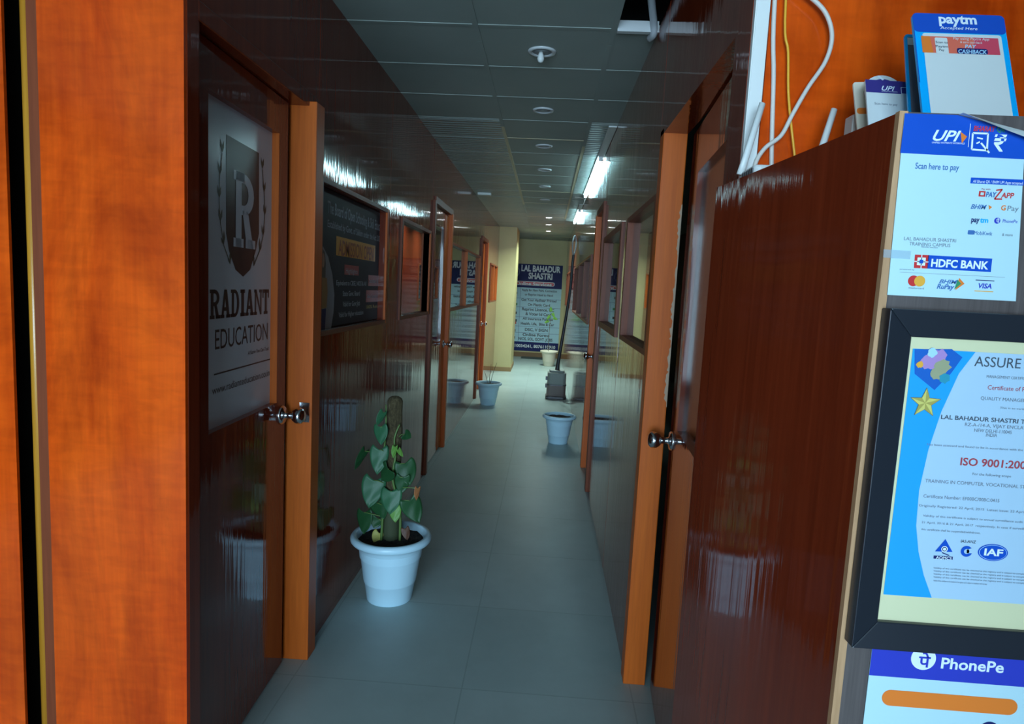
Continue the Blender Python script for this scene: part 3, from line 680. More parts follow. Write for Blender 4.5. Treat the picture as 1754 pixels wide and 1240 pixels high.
tw = tag(empty('potted_dry_stems', (-.635, 7.80, 0)), 'white pot with thin bare stems against the far left wall', 'potted plant')
h = pot(tw, -.635, 7.80, .90)
for (a, b_, l) in ((.01, -.02, .25), (.045, .02, .27), (-.03, .0, .16)):
    m = MB(); m.tube([(-.635 + a * .3, 7.8, h - .01), (-.635 + a, 7.79, h + l * .5), (-.635 + a * 1.9, 7.78, h + l)], [.0035, .003, .002], 6, TWIG); m.build('stem', TWIG, tw)
pb_ = tag(empty('flower_pot', (.182, 6.02, 0)), 'white pot of bare soil on the right, beside the brown door post', 'flower pot')
pot(pb_, .182, 6.02, .88)
pd_ = tag(empty('potted_sapling', (.108, 12.2, 0)), 'cream pot with a thin sapling in front of the end poster', 'potted plant')
h = pot(pd_, .108, 12.2, .96, CPLAST)
m = MB(); m.tube([(.09, 12.2, h), (.085, 12.19, .55), (.10, 12.19, .95)], [.006, .005, .003], 6, TWIG); m.build('stem', TWIG, pd_)
for (dx, z, ry) in ((-.02, .93, 40), (.03, .98, -30), (.0, 1.02, 170), (.05, .90, -70), (-.04, .84, 60)):
    o = bpy.data.objects.new('leaf', leafmesh(LEAFC, .6)); COL.objects.link(o); o.parent = pd_; o.location = (.10 + dx - .108, -.015, z); o.scale = (.09,) * 3; o.rotation_euler = (0, math.radians(ry), .3)

# --- floor machine with hose
vc = tag(empty('canister_vacuum', (.195, 8.56, 0)), 'grey canister machine with a dark hose rising beside the right wall', 'vacuum cleaner')
G1 = flat('machine_grey', (.28, .33, .31), .5); G2 = flat('machine_brown_grey', (.23, .19, .18), .5)
bx0, bx1, by0, by1 = .068, .318, 8.45, 8.70
m = MB(); m.slab(Vector((0, 0, .035)), X_, Y_, Z_, rr(bx0, by0, bx1, by1, .05), .15, G2); m.build('tank', G2, vc, bevel=.008)
m = MB(); m.slab(Vector((0, 0, .185)), X_, Y_, Z_, rr(bx0 + .004, by0 + .004, bx1 - .004, by1 - .004, .05), .16, G1); m.slab(Vector((0, 0, .345)), X_, Y_, Z_, rr(bx0 + .025, by0 + .025, bx1 - .025, by1 - .025, .04), .03, G1); m.build('motor_head', G1, vc, bevel=.01)
m = MB(); m.slab(Vector((0, 0, .178)), X_, Y_, Z_, rr(bx0 - .004, by0 - .004, bx1 + .004, by1 + .004, .05), .012, DKMETAL); m.build('seam_band', DKMETAL, vc)
m = MB(); m.slab(Vector((0, 0, 0)), X_, Y_, Z_, rr(bx0 - .012, by0 - .012, bx1 + .012, by1 + .012, .05), .036, DKMETAL); m.build('base', DKMETAL, vc, bevel=.006)
for z in (.14, .24): m = MB(); m.box((bx0 - .020, 8.50, z), (bx0 + .006, 8.55, z + .05)); m.build('latch', DKMETAL, vc, bevel=.004)
m = MB(); m.tube([(.195, 8.56, .36), (.20, 8.56, .46), (.228, 8.56, .72), (.272, 8.58, 1.12), (.300, 8.60, 1.42), (.312, 8.62, 1.76), (.318, 8.62, 1.88)], [.034, .024, .021, .019, .018, .018, .017], 14, flat('hose_black', (.035, .045, .05), .45)); m.build('hose', MATS['hose_black'], vc)
m = MB(); m.tube([(.318, 8.62, 1.86), (.338, 8.64, 1.94), (.345, 8.70, 2.05), (.325, 8.66, 2.12), (.300, 8.60, 2.06), (.300, 8.60, 1.95), (.316, 8.62, 1.87)], .011, 10, flat('handle_grey', (.34, .36, .36), .4)); m.build('handle', MATS['handle_grey'], vc)

m = MB(); m.box((-.45, 13.22, 0), (.02, 13.56, .012)); tag(m.build('doormat', flat('mat_grey_green', (.06, .085, .085), .9)), 'flat dark grey-green mat below the end poster', 'doormat')

# --- lights of the corridor
def downlight(x, y, lit, label, bulb=False):
    d = tag(empty('downlight', (x, y, ZC)), label, 'ceiling light', 'round downlights along the corridor ceiling')
    m = MB(); m.lathe([(.040, 0), (.042, -.004), (.050, -.007), (.058, -.005), (.060, 0), (.060, .012), (.040, .012)], (x, y, ZC - .001), Z_, 32, TBAR, cap=False); m.build('rim', TBAR, d)
    mt = flat('lit_diffuser', (.9, .9, .9), .4, emit=(.88, .96, 1.0), es=55) if lit else flat('unlit_diffuser', (.30, .32, .33), .3)
    m = MB(); m.lathe([(.0001, 0), (.040, 0), (.040, .006), (.0001, .006)], (x, y, ZC - .003), Z_, 28, mt); m.build('diffuser', mt, d)
    if bulb:
        m = MB(); m.lathe([(.0001, -.045), (.010, -.042), (.015, -.030), (.012, -.014), (.008, -.002)], (x - .004, y, ZC - .002), Z_, 20, WHITEP); m.build('bulb', WHITEP, d)
    return d
ORD = ['nearest', 'second', 'third', 'fourth', 'fifth', 'sixth']
GR_U = 'unlit round downlight, %s along the dark corridor ceiling'
ys = [2.92, 3.84, 4.77, 5.69, 6.6, 7.55]
for k, y in enumerate(ys):
    downlight(-.078, y, False, 'unlit round downlight with a bulb poking out, nearest the camera' if k == 0 else 'unlit round ceiling downlight, %s from the camera' % ORD[k], k == 0)
for k, y in enumerate((9.35, 10.35, 11.5)):
    downlight(-.03, y, True, 'lit round downlight on the far ceiling, %s of the three glowing ones' % ('nearest', 'middle', 'farthest')[k])
    area('downlight_lamp', (-.03, y, ZC - .03), (0, 0, 0), .08, .08, 21, (.76, 1.0, .92), 'DISK', 2.5)
def tubelight(y0, y1, tb, label):
    d = tag(empty('tube_light', (.345, (y0 + y1) / 2, ZC)), label, 'tube light', 'tube lights above the right wall')
    m = MB(); m.box((.316, y0, ZC - .014), (.367, y1, ZC - .0045)); m.build('batten', WHITEP, d, bevel=.003)
    em = flat('lit_tube', (.9, .95, .95), .4, emit=(.50, .90, 1.0), es=24)
    m = MB(); m.tube([(.342, tb, ZC - .028), (.342, y1 - .03, ZC - .028)], .013, 16, em); m.build('tube', em, d)
    for y in (tb, y1 - .02): m = MB(); m.box((.327, y - .015, ZC - .042), (.357, y + .015, ZC - .0145)); m.build('end_cap', WHITEP, d)
tubelight(4.11, 6.98, 5.0, 'long lit tube light at the top of the right wall, nearer the camera')
tubelight(7.75, 9.7, 8.2, 'lit tube light at the top of the right wall, farther one')
m = MB(); m.tube([(.345, 6.96, ZC - .04), (.33, 7.02, ZC - .10), (.335, 7.12, ZC - .03), (.24, 7.15, ZC - .012)], .004, 8, CABLEW); tag(m.build('tube_wire', CABLEW), 'loose wire hanging at the far end of the nearer tube light', 'wire')
m = MB(); m.box((-.80, 7.17, ZC - .028), (-.66, 7.24, ZC - .004)); tag(m.build('ceiling_strip', WHITEP), 'short pale strip fixed to the ceiling by the left wall', 'light fitting')
m = MB(); m.tube([(.30, 2.42, ZC + .45), (.295, 2.46, ZC + .2), (.315, 2.53, ZC + .08), (.345, 2.63, ZC + .02), (.352, 2.66, ZC - .012), (.345, 2.70, ZC - .014)], .014, 12, flat('grey_conduit', (.42, .44, .46), .4)); tag(m.build('hanging_conduit', MATS['grey_conduit']), 'grey conduit hanging out of the missing ceiling tile', 'cable')

# --- counter cabinet on the right
cb = tag(empty('counter_cabinet', (.65, 1.0, 0)), 'tall reddish-brown cabinet at the right with posters on its grey front', 'cabinet')
A, B = (.369, .762), (.312, 1.300); CT = 1.62
def off(p, d): return (p[0] + d, p[1])
m = MB(); m.prism([A, off(A, .018), off(B, .018), B], 0, CT); m.build('side_panel', MAH, cb)
m = MB(); m.prism([(.3685, .7537), (.3775, .7537), (.3775, .7625), (.3685, .7625)], 0, CT + .001); m.build('edge_strip', PLY, cb)
m = MB(); m.prism([(.3775, .754), (1.05, .754), (1.05, .772), (.3775, .772)], 0, CT); m.build('front_panel', ASHW, cb)
m = MB(); m.prism([off(A, .0185), (1.05, .772), (1.05, 1.30), off(B, .0185)], CT - .018, CT - .001); m.build('top_panel', MAH, cb)
m = MB(); m.box((1.032, .772, 0), (1.05, 1.30, CT - .018)); m.build('far_side_panel', MAH, cb)
YF = .754

# --- payment poster (blue head, white body)
pp = Print((0, YF - .0022, 0), X_, Z_, -Y_, .00022)
NB = [pp.uv(*p) for p in ((1520, 505), (1740, 516), (1757, 226), (1640, 197), (1550, 194))]
pp.sheet(NB, .0008, PAPER)
pp.ppoly([(1542, 262), (1754.5, 273), (1757, 226), (1640, 197), (1550, 194)], BLUE, 1)
W1 = ink('print_bright_white', (.80, .90, .98), .3)
pp.text('UPI', (1597, 240), (1644, 243), 19, W1, 2, .02, .35)
pp.ppoly([(1645, 226), (1656, 234), (1647, 246)], ORANGE, 2)
pp.text('UNIFIED PAYMENTS INTERFACE', (1596, 245), (1652, 248), 3, W1, 2, 0, .2)
pp.pstroke([(1662, 212), (1658, 252)], .8, W1, 2)
pp.text('BHARAT', (1667, 224), (1704, 226), 9, RED, 2, .03, .15); pp.text('QR', (1707, 226), (1721, 227), 9, GREENI, 2, .03)
# square bracket mark with a tail (the code mark beside the rupee sign)
for a_, b_ in (((1666, 228), (1692, 229)), ((1692, 229), (1690, 258)), ((1690, 258), (1664, 256)), ((1664, 256), (1666, 228)), ((1680, 245), (1694, 262))): pp.pstroke([a_, b_], 3.0, W1, 2)
pp.pstroke([(1673, 236), (1683, 238)], 2.4, W1, 2); pp.pstroke([(1672, 246), (1678, 243)], 2.4, W1, 2)
pp.text('₹', (1700, 258), (1721, 260), 28, W1, 2, .02)
PB = ink('print_blue_text', (.05, .16, .42), .4)
pp.text('Scan here to pay', (1567, 289), (1642, 292), 11, PB, 2, .012)
pp.rect((1663, 304), (1760 - 7, 318), BLUE, 1); pp.text('All Bharat QR / BHIM UPI Apps accepted', (1666, 313), (1751, 316), 5, W1, 2, .0)
pp.text('Pay with', (1681, 325), (1696, 325.5), 3, MAROON, 2, 0)
pp.rect((1677, 327), (1687, 337), RED, 1); pp.rect((1679.5, 329.5), (1684.5, 334.5), PAPER, 2)
pp.text('PAY', (1688, 337), (1706, 338), 9, PB, 2, .03, .1)
for a_, b_ in (((1706, 326), (1717, 324.5)), ((1716, 325), (1703, 341)), ((1703, 341), (1716, 341))): pp.pstroke([a_, b_], 2.4, RED, 2)
pp.text('APP', (1714, 338.5), (1736, 340), 9.5, RED, 2, .02, .1)
pp.text('BHIM', (1662, 357.5), (1689, 358.5), 8, PB, 2, .02, .3); pp.ppoly([(1693, 351), (1699, 355), (1694, 359)], ORANGE, 2)
pp.text('G', (1714, 360), (1722, 360.5), 9, ORANGE, 2, .03); pp.text('Pay', (1725, 360.5), (1744, 362), 9, GREYI, 2, .0)
pp.text('pay', (1663, 380), (1677, 381), 7.5, NAVY, 2, .03, capref=.53 * 1.1); pp.text('tm', (1678, 381), (1692, 381.5), 7.5, CYAN, 2, .03, capref=.6)
pp.disc((1708, 378), 5.3, INDIGO, 1); pp.text('पे', (1705.5, 381.5), (1711, 382), 6.5, W1, 2); pp.text('PhonePe', (1717, 381), (1742, 382.5), 6, INDIGO, 2, .0)
pp.rrect((1658, 394), (1668, 402), PB, 1, .001); pp.text('MobiKwik', (1668, 402), (1699, 403.5), 7, PB, 2, .0); pp.text('& more', (1716, 404), (1734, 405), 5, GREYI, 2, 0)
pp.text('LAL BAHADUR SHASTRI', (1548, 411.5), (1637, 415), 6.2, GREYI, 2, .0); pp.text('TRAINING CAMPUS', (1557, 420), (1627, 423.5), 6.2, GREYI, 2, .0); pp.text('TID/VPA: merchant', (1577, 424), (1606, 425.5), 2.6, GREYI, 2, 0)
pp.ppoly([(1588, 460), (1697, 466), (1699.5, 443), (1590, 437)], BLUE, 1)
pp.ppoly([(1565, 459), (1588.5, 460), (1591, 437), (1567, 436)], RED, 1); pp.ppoly([(1570, 454), (1584, 455), (1585.5, 441.5), (1571.5, 441)], W1, 2); pp.ppoly([(1574, 451), (1580.5, 451.4), (1581.2, 445), (1574.8, 444.6)], BLUE, 3)
for a_, b_ in (((1565.6, 447.6), (1590, 448.8)), ((1578.8, 436), (1577, 460))): pp.pstroke([a_, b_], 1.5, W1, 2)
pp.text('HDFC BANK', (1594, 456.5), (1692, 461), 13.5, W1, 2, .032)
pp.text('powered by', (1541, 462), (1566, 463), 2.4, GREYI, 2, 0); pp.pstroke([(1541, 466), (1721, 475)], .5, GREYI, 1)
pp.disc((1564.5, 481), 9.5, RED, 1); pp.disc((1575, 481.5), 9.5, AMBER, 2); pp.text('mastercard', (1556, 494.5), (1582, 495.5), 3.6, GREYI, 2, 0)
pp.text('BHIM', (1608, 485), (1639, 486.5), 7, PB, 2, .02, .3); pp.text('RuPay', (1604, 494), (1634, 495.8), 8.5, PB, 2, .03, .25)
pp.ppoly([(1643, 476), (1652, 486), (1636, 497)], ORANGE, 1); pp.ppoly([(1640, 479), (1646, 486), (1634, 496)], GREENI, 2)
pp.rect((1671, 479), (1703, 482), NAVY, 1); pp.text('VISA', (1675, 493), (1698, 494.5), 8.5, INDIGO, 2, .025, .15); pp.rect((1669, 497.5), (1701, 500.5), AMBER, 1)
pay = tag(pp.mb.build('payment_poster', PAPER), 'blue-headed white bank payment poster taped above the framed certificate', 'poster')
m = MB(); P_ = pp.P
a_ = [pp.uv(*p) for p in ((1513, 427), (1560, 430), (1558, 444), (1512, 441))]
TAPE = flat('clear_tape', (.50, .66, .76), .12); TAPE.node_tree.nodes['Principled BSDF'].inputs['Alpha'].default_value = .25
m.slab(pp.P + pp.N * .0008, X_, Z_, -Y_, a_[::-1], .0002, TAPE); m.build('tape', TAPE, pay)
m = MB()   # curled top corner of the sheet
c_ = [(pp.uv(*p)) for p in ((1757, 226), (1700, 211), (1640, 197))]
c2 = [(pp.uv(*p)) for p in ((1757, 243), (1712, 226), (1640, 197.2))]
m.add([pp.w(x, z, 8) for x, z in c_] + [pp.w(x, z, 45) for x, z in c2], [(0, 1, 4, 3), (1, 2, 5, 4)], PAPER2); m.build('curled_corner', PAPER2, pay)

# --- framed certificate
fc = tag(empty('framed_certificate', (.525, YF, 1.02)), 'black framed quality certificate with a blue edge and gold star on the cabinet front', 'framed certificate')
fx0, fz0, fx1, fz1 = .373, 1.019, .700, 1.409; FW = .030
m = MB()
def rail(a0, a1, b1, b0): 
    # mitred length: outer edge a0-a1, inner edge b0-b1; sloped moulding towards the picture
    y0, yo, yi = YF - .0005, YF - .020, YF - .012
    q = [(a0[0], yo, a0[1]), (a1[0], yo, a1[1]), (b1[0], yi, b1[1]), (b0[0], yi, b0[1])]
    k = [(x, y0, z) for x, y, z in q]; m.add(q + k, [(0, 1, 2, 3), (7, 6, 5, 4), (0, 4, 5, 1), (1, 5, 6, 2), (2, 6, 7, 3), (3, 7, 4, 0)], BLACKFR)
o_ = [(fx0, fz0), (fx1, fz0), (fx1, fz1), (fx0, fz1)]; i_ = [(fx0 + FW, fz0 + FW), (fx1 - FW, fz0 + FW), (fx1 - FW, fz1 - FW), (fx0 + FW, fz1 - FW)]
for k in range(4): rail(o_[k], o_[(k + 1) % 4], i_[(k + 1) % 4], i_[k])
m.build('frame', BLACKFR, fc, bevel=.0012)
m = MB(); m.box((fx0 + FW - .002, YF - .006, fz0 + FW - .002), (fx1 - FW + .002, YF - .001, fz1 - FW + .002)); m.build('mount', MAT_Y, fc)
ce = Print((0, YF - .0064, 0), X_, Z_, -Y_, .00022)
(cx0, cz1), (_, cz0) = ce.uv(1566, 597), ce.uv(1517, 1018); cx1 = fx1 - FW - (cx0 - fx0 - FW); 
cx0 = .4085
ce.poly([(cx0, cz0), (cx1, cz0), (cx1, cz1), (cx0, cz1)], ink('certificate_paper', (.44, .62, .78), .3), 1)
# blue swoosh down the left edge
edge = [(1671, 600), (1642, 640), (1612, 705), (1590, 770), (1574, 840), (1569, 900), (1573, 945), (1582, 985), (1596, 1021)]
ee = [ce.uv(*p) for p in edge]
ce.poly([(cx0, cz1)] + [(cx0, cz0)] + [(ee[-1][0], cz0)] + ee[-2:0:-1] + [(ee[0][0], cz1)], SKY, 2)
e2 = [(x - .004 - .012 * k / 8, z) for k, (x, z) in enumerate(ee)]
ce.ppoly([(1566, 598), (1566, 640), (1600, 668), (1628, 640), (1648, 612), (1630, 598)], ink('ink_deep_blue', (.01, .12, .50)), 3)
for k, (cpx, cpy, rx_, mt) in enumerate(((1590, 620, 13, PINK), (1606, 612, 15, PINK), (1614, 628, 13, ink('ink_khaki', (.35, .36, .22))), (1604, 640, 11, ink('ink_khaki', (.35, .36, .22))), (1575, 624, 6, AMBER), (1616, 648, 9, ink('ink_teal', (.03, .30, .42))), (1596, 604, 8, PALE))):
    x, z = ce.uv(cpx, cpy); q = random.Random(k); r_ = rx_ * .00067
    ce.poly([(x + r_ * q.uniform(.75, 1.15) * math.cos(t * PI / 8), z + r_ * q.uniform(.75, 1.15) * math.sin(t * PI / 8)) for t in range(16)], mt, 4 + .3 * k)
def star(c, r_, m1, m2, lay):
    x, z = c; pts = [(x + (r_ if k % 2 == 0 else r_ * .42) * math.sin(k * PI / 5), z + (r_ if k % 2 == 0 else r_ * .42) * math.cos(k * PI / 5)) for k in range(10)]
    for k in range(10): ce.poly([(x, z), pts[(k + 1) % 10], pts[k]], m1 if k % 2 else m2, lay)
star(ce.uv(1583.5, 690), .0165, ink('ink_gold', (.66, .60, .16)), ink('ink_gold_deep', (.42, .36, .09)), 7)
star(ce.uv(1583.5, 690), .0178, ink('ink_gold_edge', (.20, .19, .06)), ink('ink_gold_edge', (.20, .19, .06)), 6.6)
G = GREYI; DKI = ink('ink_slate', (.07, .09, .12))
ce.text('ASSURE', (1668, 627), (1747, 631), 18, DKI, 3, .0); ce.text('QUALITY', (1754, 631), (1815, 635), 18, GREENI, 3, .0)
for t_, a_, b_, h_, m_, bo in (('MANAGEMENT CERTIFICATION SERVICES', (1689, 647), (1800, 653), 5, G, 0), ('Certificate of Registration', (1691, 667), (1800, 673), 8, MAROON, .0), ('QUALITY MANAGEMENT SYSTEM', (1679, 684), (1805, 692), 6, G, .0), ('This is to certify that', (1712, 700), (1772, 703), 3.5, G, 0), ('LAL BAHADUR SHASTRI TRAINING', (1611, 718), (1806, 728), 7.5, DKI, .016),
                               ('RZ-A-/14-A, VIJAY ENCLAVE DABRI', (1652, 730), (1790, 737), 6, G, 0), ('NEW DELHI-110045', (1668, 739.5), (1732, 743), 6, G, 0), ('INDIA', (1688, 747.5), (1707, 748.5), 6, G, 0), ('Has been assessed and found to be in accordance with the requirements of', (1587, 764), (1800, 774), 4, G, 0), ('ISO 9001:2008', (1644, 796), (1766, 804), 13.5, MAROON, .018), ('For the following scope', (1665, 814), (1731, 817), 4.5, G, 0),
                               ('TRAINING IN COMPUTER, VOCATIONAL STUDIES AND', (1584, 826), (1800, 839), 6, G, 0), ('Certificate Number: EF00BC/00BC:0415', (1581, 853), (1711, 859), 6, G, 0), ('Originally Registered: 22 April, 2015  Latest issue: 22 April, 2015   Original', (1573, 869), (1805, 880), 4.2, G, 0), ('Validity of this certificate is subject to annual surveillance audit to be done up to', (1580, 886), (1800, 897), 3.8, G, 0), ('21 April, 2016 & 21 April, 2017  respectively. In case if surveillance audit is not', (1578, 897), (1800, 909), 3.8, G, 0), ('this certificate shall be suspended/withdrawn.', (1577, 909), (1679, 913), 3.8, G, 0)):
    ce.text(t_, a_, b_, h_, m_, 3, bo)
ce.ppoly([(1601, 944), (1631, 945), (1619, 923)], BLUE, 3); ce.disc((1617, 940), 5.5, W1, 4); ce.disc((1617, 940), 4.2, NAVY, 4.5); ce.disc((1617, 940), 2.8, W1, 5); ce.pstroke([(1613, 946), (1625, 951)], 1.6, NAVY, 5)
ce.rect((1599, 951), (1631, 958.5), NAVY, 3); ce.text('AQMCS', (1602, 957), (1629, 957.8), 5, W1, 4, .01)
ce.text('IAS-ANZ', (1645, 929), (1671, 930), 5, DKI, 3, .01, .1); ce.disc((1655, 944), 10, BLUE, 3); ce.disc((1655, 944), 4.6, ink('certificate_paper', (0, 0, 0)), 4); ce.ppoly([(1655, 947), (1666, 947), (1666, 938), (1655, 941)], ink('certificate_paper', (0, 0, 0)), 4)
ce.disc((1700, 946), 26, BLUE, 3, .60); ce.disc((1700, 946), 24, PALE, 4, .58); ce.disc((1700, 946), 23.2, BLUE, 5, .57); ce.text('IAF', (1684, 950), (1716, 952), 12, W1, 6, .03)
for k in range(5): ce.text('Validity of this certificate can be checked at the registry and is subject to compliance with the rules', (1598, 975 + k * 5.2), (1790 if k < 4 else 1690, 985 + k * 5.2 - (0 if k < 4 else 5)), 2.8, G, 3, 0)
ce.mb.build('certificate', PAPER, fc)

# --- indigo-headed payment card below
pq = Print((0, YF - .0022, 0), X_, Z_, -Y_, .00022)
tl = pq.uv(1498.5, 1085); bl = pq.uv(1486, 1156); qx0 = tl[0] - .001; qx1 = qx0 + .190; qz1 = tl[1]
pq.sheet([(qx0, qz1 - .26), (qx1, qz1 - .26), (qx1, qz1), (qx0, qz1)], .0008, PAPER)
pq.poly([(qx0, bl[1]), (qx1, bl[1]), (qx1, qz1), (qx0, qz1)], INDIGO, 1)
pq.disc((1581.5, 1127.5), 21.5, W1, 2); pq.text('पे', (1572, 1141), (1592, 1143), 23, INDIGO, 3, .02, capref=.83)
pq.text('PhonePe', (1611, 1143), (1718, 1153), 19, W1, 2, .022)
(x0, za), (x1, zb_) = pq.uv(1509, 1193), pq.uv(1743, 1210); pq.poly(rr(x0 + .001, za - .0105, x1, za + .0095, .0099), ORANGE, 1)
pq.disc((1694, 1252), 18, NAVY, 1); pq.disc((1694, 1252), 12, PAPER, 2)
tag(pq.mb.build('payment_card', PAPER), 'indigo-headed payment card with an orange bar, below the framed certificate', 'poster')

# --- cards standing on the cabinet
def standee(name, y, corners_px, label, body, lean=.06, th=.004, group=None):
    """card leaning back: bottom corners at depth y, top corners further back by lean"""
    (tl_, tr_, br_, bl_) = corners_px
    B0 = atY(*bl_, y); T0 = atY(*tl_, y + lean); B1 = atY(*br_, y); T1 = atY(*tr_, y + lean)
    V = (T0 - B0).normalized(); U = (T1 - T0).normalized(); U = (U - V * U.dot(V)).normalized(); N = U.cross(V)
    if N.y > 0: N = -N
    s_ = (CT + .0005 - B0.z) / V.z   # extend to the cabinet top
    return B0, U, V, N, (T1 - T0).length, (T0 - B0).length, s_
B0, U, V, N, Wd, Hd, sd = standee('', .97, ((1562, 22), (1719, 27), (1737, 195), (1580, 190)), '', None)
ps = Print(B0, U, V, N, .00025)
base_pt = B0 + V * sd
st = tag(empty('payment_standee', base_pt + U * Wd / 2), 'large blue-framed payment stand on the cabinet top, nearest the right edge', 'payment stand', 'payment stands on the cabinet')
ps.mb.slab(B0 - N * .004, U, V, N, rr(0, sd, Wd, Hd, .007), .004, CYAN)
(hx, hz) = ps.uv(1566, 62); hz = Hd * .80
ps.poly(rr(0, hz, Wd, Hd, .007), BLUE, 1)
ps.poly([(0, hz * .35), (.001, hz * .35), (.001, Hd - .01), (0, Hd - .01)], BLUE, 1.2)
ps.poly(rr(.011, sd + .012, Wd - .008, ps.uv(1575, 56.5)[1], .004), PAPER2, 2)
ps.text('paytm', (1608, 40), (1673, 42), 12, W1, 3, .034, capref=.55); ps.text('Accepted Here', (1610, 50), (1674, 52.5), 5, W1, 3, .005, .2)
(ax_, az_), (bx_, bz_) = ps.uv(1577, 62), ps.uv(1713, 95)
ps.poly(rr(ax_, bz_, bx_, az_, .002), ink('ink_coral', (.80, .16, .10), .35), 3); ps.poly([(ax_ + (bx_ - ax_) * .68, bz_), (bx_, bz_), (bx_, az_), (ax_ + (bx_ - ax_) * .68, az_)], ink('ink_rose', (.68, .07, .12), .35), 3.4); ps.poly([(ax_, bz_), (ax_ + .015, bz_), (ax_ + .012, az_), (ax_, az_)], ORANGE, 3.4)
(ax_, az_), (bx_, bz_) = ps.uv(1600, 65), ps.uv(1625, 94); ps.poly(rr(ax_, bz_, bx_, az_, .002), PAPER2, 4)
for t_, yb in (('Scan to', 75), ('Paytm', 82), ('Pay', 88)): ps.text(t_, (1602 if t_ != 'Pay' else 1608, yb), (1623 if t_ != 'Pay' else 1617, yb + .5), 4, DKI, 5, .01)
ps.text('Pay using Paytm App', (1632, 68), (1694, 71), 4.5, PAPER2, 4, .0, .2); ps.text('& earn cash-back', (1644, 74.5), (1682, 76), 4, PAPER2, 4, .0, .2)
(ax_, az_), (bx_, bz_) = ps.uv(1638, 83), ps.uv(1692, 94.5); ps.poly(rr(ax_, bz_, bx_, az_, .003), NAVY, 4); ps.text('PAY', (1652, 83), (1672, 84), 6, PALE, 5, .02, .2); ps.text('CASHBACK', (1641, 92), (1690, 94), 7, PALE, 5, .02, .2)
ps.mb.build('card', CYAN, st)
# strut behind the card
m = MB(); q0 = base_pt + U * Wd * .5; pk = B0 + V * (Hd * .55) + U * Wd * .5 - N * .004
m.add([q0 + U * -.02 + Vector((0, .045, .0)), q0 + U * .02 + Vector((0, .045, 0)), pk + U * .02, pk - U * .02, q0 + U * -.02 + Vector((0, .048, .0)), q0 + U * .02 + Vector((0, .048, 0)), pk + U * .02 + Vector((0, .003, 0)), pk - U * .02 + Vector((0, .003, 0))],
      [(0, 1, 2, 3), (7, 6, 5, 4), (0, 4, 5, 1), (1, 5, 6, 2), (2, 6, 7, 3), (3, 7, 4, 0)], CARDBACK); m.build('strut', CARDBACK, st)

def plaincard(name, y, c, label, mt, r_, lean=.05, group='payment stands on the cabinet', deco=None, cat='payment stand'):
    B0, U, V, N, Wd, Hd, sd = standee('', y, c, '', None, lean)
    p = Print(B0, U, V, N, .00025)
    p.mb.slab(B0 - N * .003, U, V, N, rr(0, sd, Wd, Hd, r_), .003, mt)
    if deco: deco(p, Wd, Hd, sd)
    o = p.mb.build(name, mt, None, origin=B0 + V * sd + U * Wd / 2)
    return tag(o, label, cat, group)
def d_back(p, Wd, Hd, sd):
    p.poly(rr(.004, sd + .01, Wd - .004, Hd - .006, .003), CARDBACK, 1); p.poly([(.004, Hd - .02), (.02, Hd - .02), (.02, Hd - .007), (.004, Hd - .007)], PAPER2, 2)
plaincard('payment_standee', 1.045, ((1549, 58), (1690, 64), (1700, 200), (1556, 190)), 'blue-edged stand half hidden behind the large payment stand', CYAN, .006, .05, deco=d_back)
def d_upi(p, Wd, Hd, sd):
    p.poly([(0, Hd * .70 - .001), (Wd, Hd * .70 - .001), (Wd, Hd), (0, Hd)], ink('ink_violet_navy', (.045, .035, .22)), 1)
    p.text('UPI', (1510, 155), (1533, 156), 8, W1, 2, .015, .35); p.text('UNIFIED PAYMENTS', (1510, 157.5), (1537, 158.5), 1.6, W1, 2, 0)
    for a_, b_ in (((1543, 150), (1552, 150.5)), ((1543, 150), (1544, 161)), ((1544, 161), (1552, 161.5))): p.pstroke([a_, b_], 1, W1, 2)
    p.text('Scan here to pay', (1498, 179.5), (1537, 181), 4, GREYI, 2, 0)
plaincard('payment_standee', 1.085, ((1482, 136), (1580, 141), (1585, 208), (1487, 206)), 'navy-headed white payment card behind the blue-edged stands', PAPER2, .002, .03, deco=d_upi)
def d_round(p, Wd, Hd, sd):
    x, z = p.uv(1514, 156); n = 28
    R1 = abs(p.uv(1547, 156)[0] - x); R2 = R1 * .76
    p.mb.slab(p.P - p.N * .003, p.U, p.V, p.N, [(x + R1 * math.cos(2 * PI * k / n), z + R1 * math.sin(2 * PI * k / n)) for k in range(n)], .003, PAPER2)
    p.poly([(x + R2 * math.cos(2 * PI * k / n), z + R2 * math.sin(2 * PI * k / n)) for k in range(n)], ink('ink_violet_navy', (.045, .035, .22)), 1)
    p.pstroke([(1504, 131), (1513, 137)], 4, W1, 2)
plaincard('payment_standee', 1.115, ((1484, 152), (1548, 155), (1552, 200), (1488, 198)), 'round-topped white and purple stand peeping above the navy-headed card', PAPER2, .002, .02, deco=d_round)
def d_beige(p, Wd, Hd, sd):
    (ax_, az_), (bx_, bz_) = p.uv(1467, 185), p.uv(1490, 195); p.poly(rr(ax_, bz_, bx_, az_, (az_ - bz_) * .45), ORANGE, 1)
plaincard('payment_standee', 1.145, ((1461, 141), (1545, 145), (1550, 214), (1468, 212)), 'ivory card with an orange pill, leftmost of the cards on the cabinet', ink('card_ivory', (.74, .68, .55)), .004, .02, deco=d_beige)
m = MB(); p0 = atY(1452, 222, 1.19); m.box((p0.x, 1.175, CT), (p0.x + .10, 1.205, p0.z + .022)); tag(m.build('card_holder', flat('grey_acrylic', (.46, .42, .38), .3), bevel=.002), 'low grey holder behind the ivory card', 'card holder')

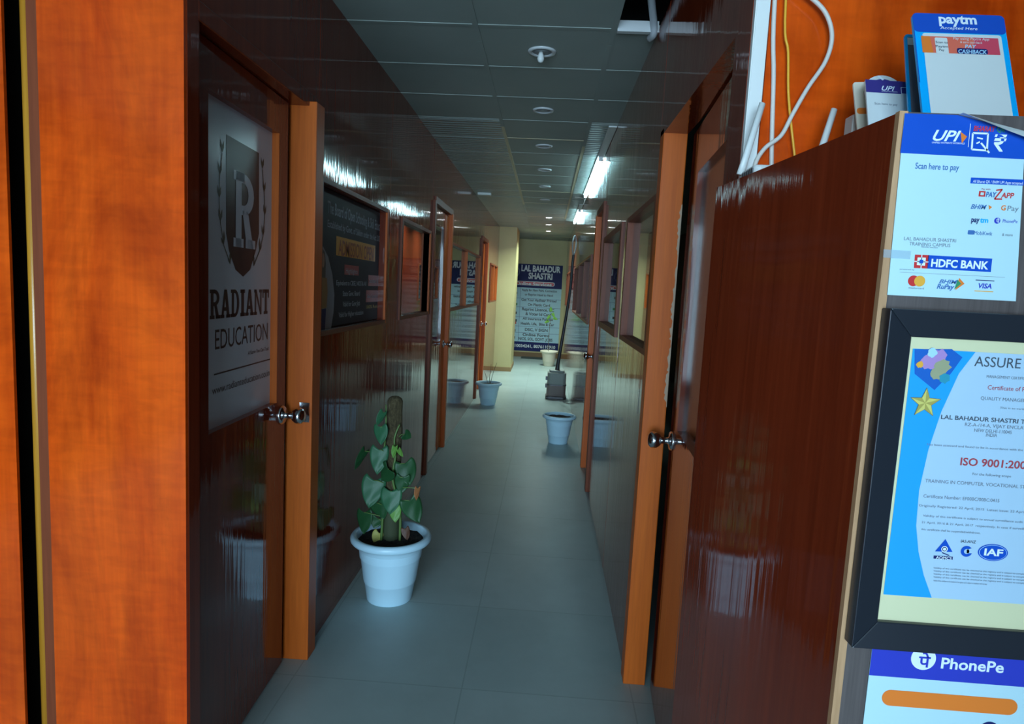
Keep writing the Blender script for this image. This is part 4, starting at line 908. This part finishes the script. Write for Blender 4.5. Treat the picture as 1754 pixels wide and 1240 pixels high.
# --- router on the cabinet
rt = tag(empty('wifi_router', (.41, 1.21, CT)), 'white router with upright antennas at the back of the cabinet top', 'router')
m = MB(); m.slab(Vector((0, 0, CT + .0005)), X_, Y_, Z_, rr(.338, 1.16, .47, 1.245, .012), .019, WHITEP); m.build('body', WHITEP, rt, bevel=.005)
for k in range(5):
    m = MB(); m.box((.3365, 1.165 + k * .013, CT + .006), (.3386, 1.173 + k * .013, CT + .014)); m.build('vent_slot', DKMETAL, rt)
for (bp, tp) in (((1268, 300), (1306, 177)), ((1408, 252), (1429, 187))):
    a = atY(*bp, 1.243); b_ = atY(*tp, 1.243); d = (b_ - a).normalized(); a = a - d * ((a.z - (CT + .015)) / d.z)
    m = MB(); m.tube([a, a + (b_ - a) * .2, b_], [.0085, .0075, .0065], 12, WHITEP, sub=1, flat_=.8); m.build('antenna', WHITEP, rt)

# --- cables and trunking on the orange wall
m = MB(); q = [atY(1294, 0, 1.298), atY(1316, 0, 1.298), atY(1291, 300, 1.298), atY(1263, 315, 1.298)]
m.box((.353, 1.291, CT), (.379, 1.3045, ZC)); m.box((.355, 1.2895, CT), (.377, 1.2915, ZC)); tag(m.build('cable_trunking', WHITEP), 'white vertical cable trunking on the edge of the right front wall', 'cable trunking')
def cable(name, pxs, r_, mt, label, yc=1.299):
    pts = [atY(x, y, yc) for x, y in pxs]; pts = ([Vector((pts[0].x - .01, yc, ZC))] if pxs[0][1] == 0 else [Vector((.41, yc, ZC)), Vector((.40, yc, 2.16))]) + pts
    m = MB(); m.tube(pts, r_, 10, mt); tag(m.build(name, mt), label, 'cable', 'cables on the orange wall')
cable('cable', [(1327, 0), (1325, 130), (1322, 240), (1321, 315)], .0042, CABLEW, 'thick white cable hanging straight down beside the trunking')
cable('cable', [(1346, 0), (1350, 90), (1351, 170), (1362, 275), (1364, 300)], .0024, CABLEY, 'thin yellow cable on the orange wall', 1.291)
cable('cable', [(1300, -75), (1345, -42), (1385, -8), (1414, 22), (1425, 62), (1414, 105), (1384, 150), (1358, 195), (1338, 232), (1312, 252), (1296, 275), (1290, 300)], .0040, CABLEW, 'white cable curving in a loop over the orange wall down to the router', 1.283)
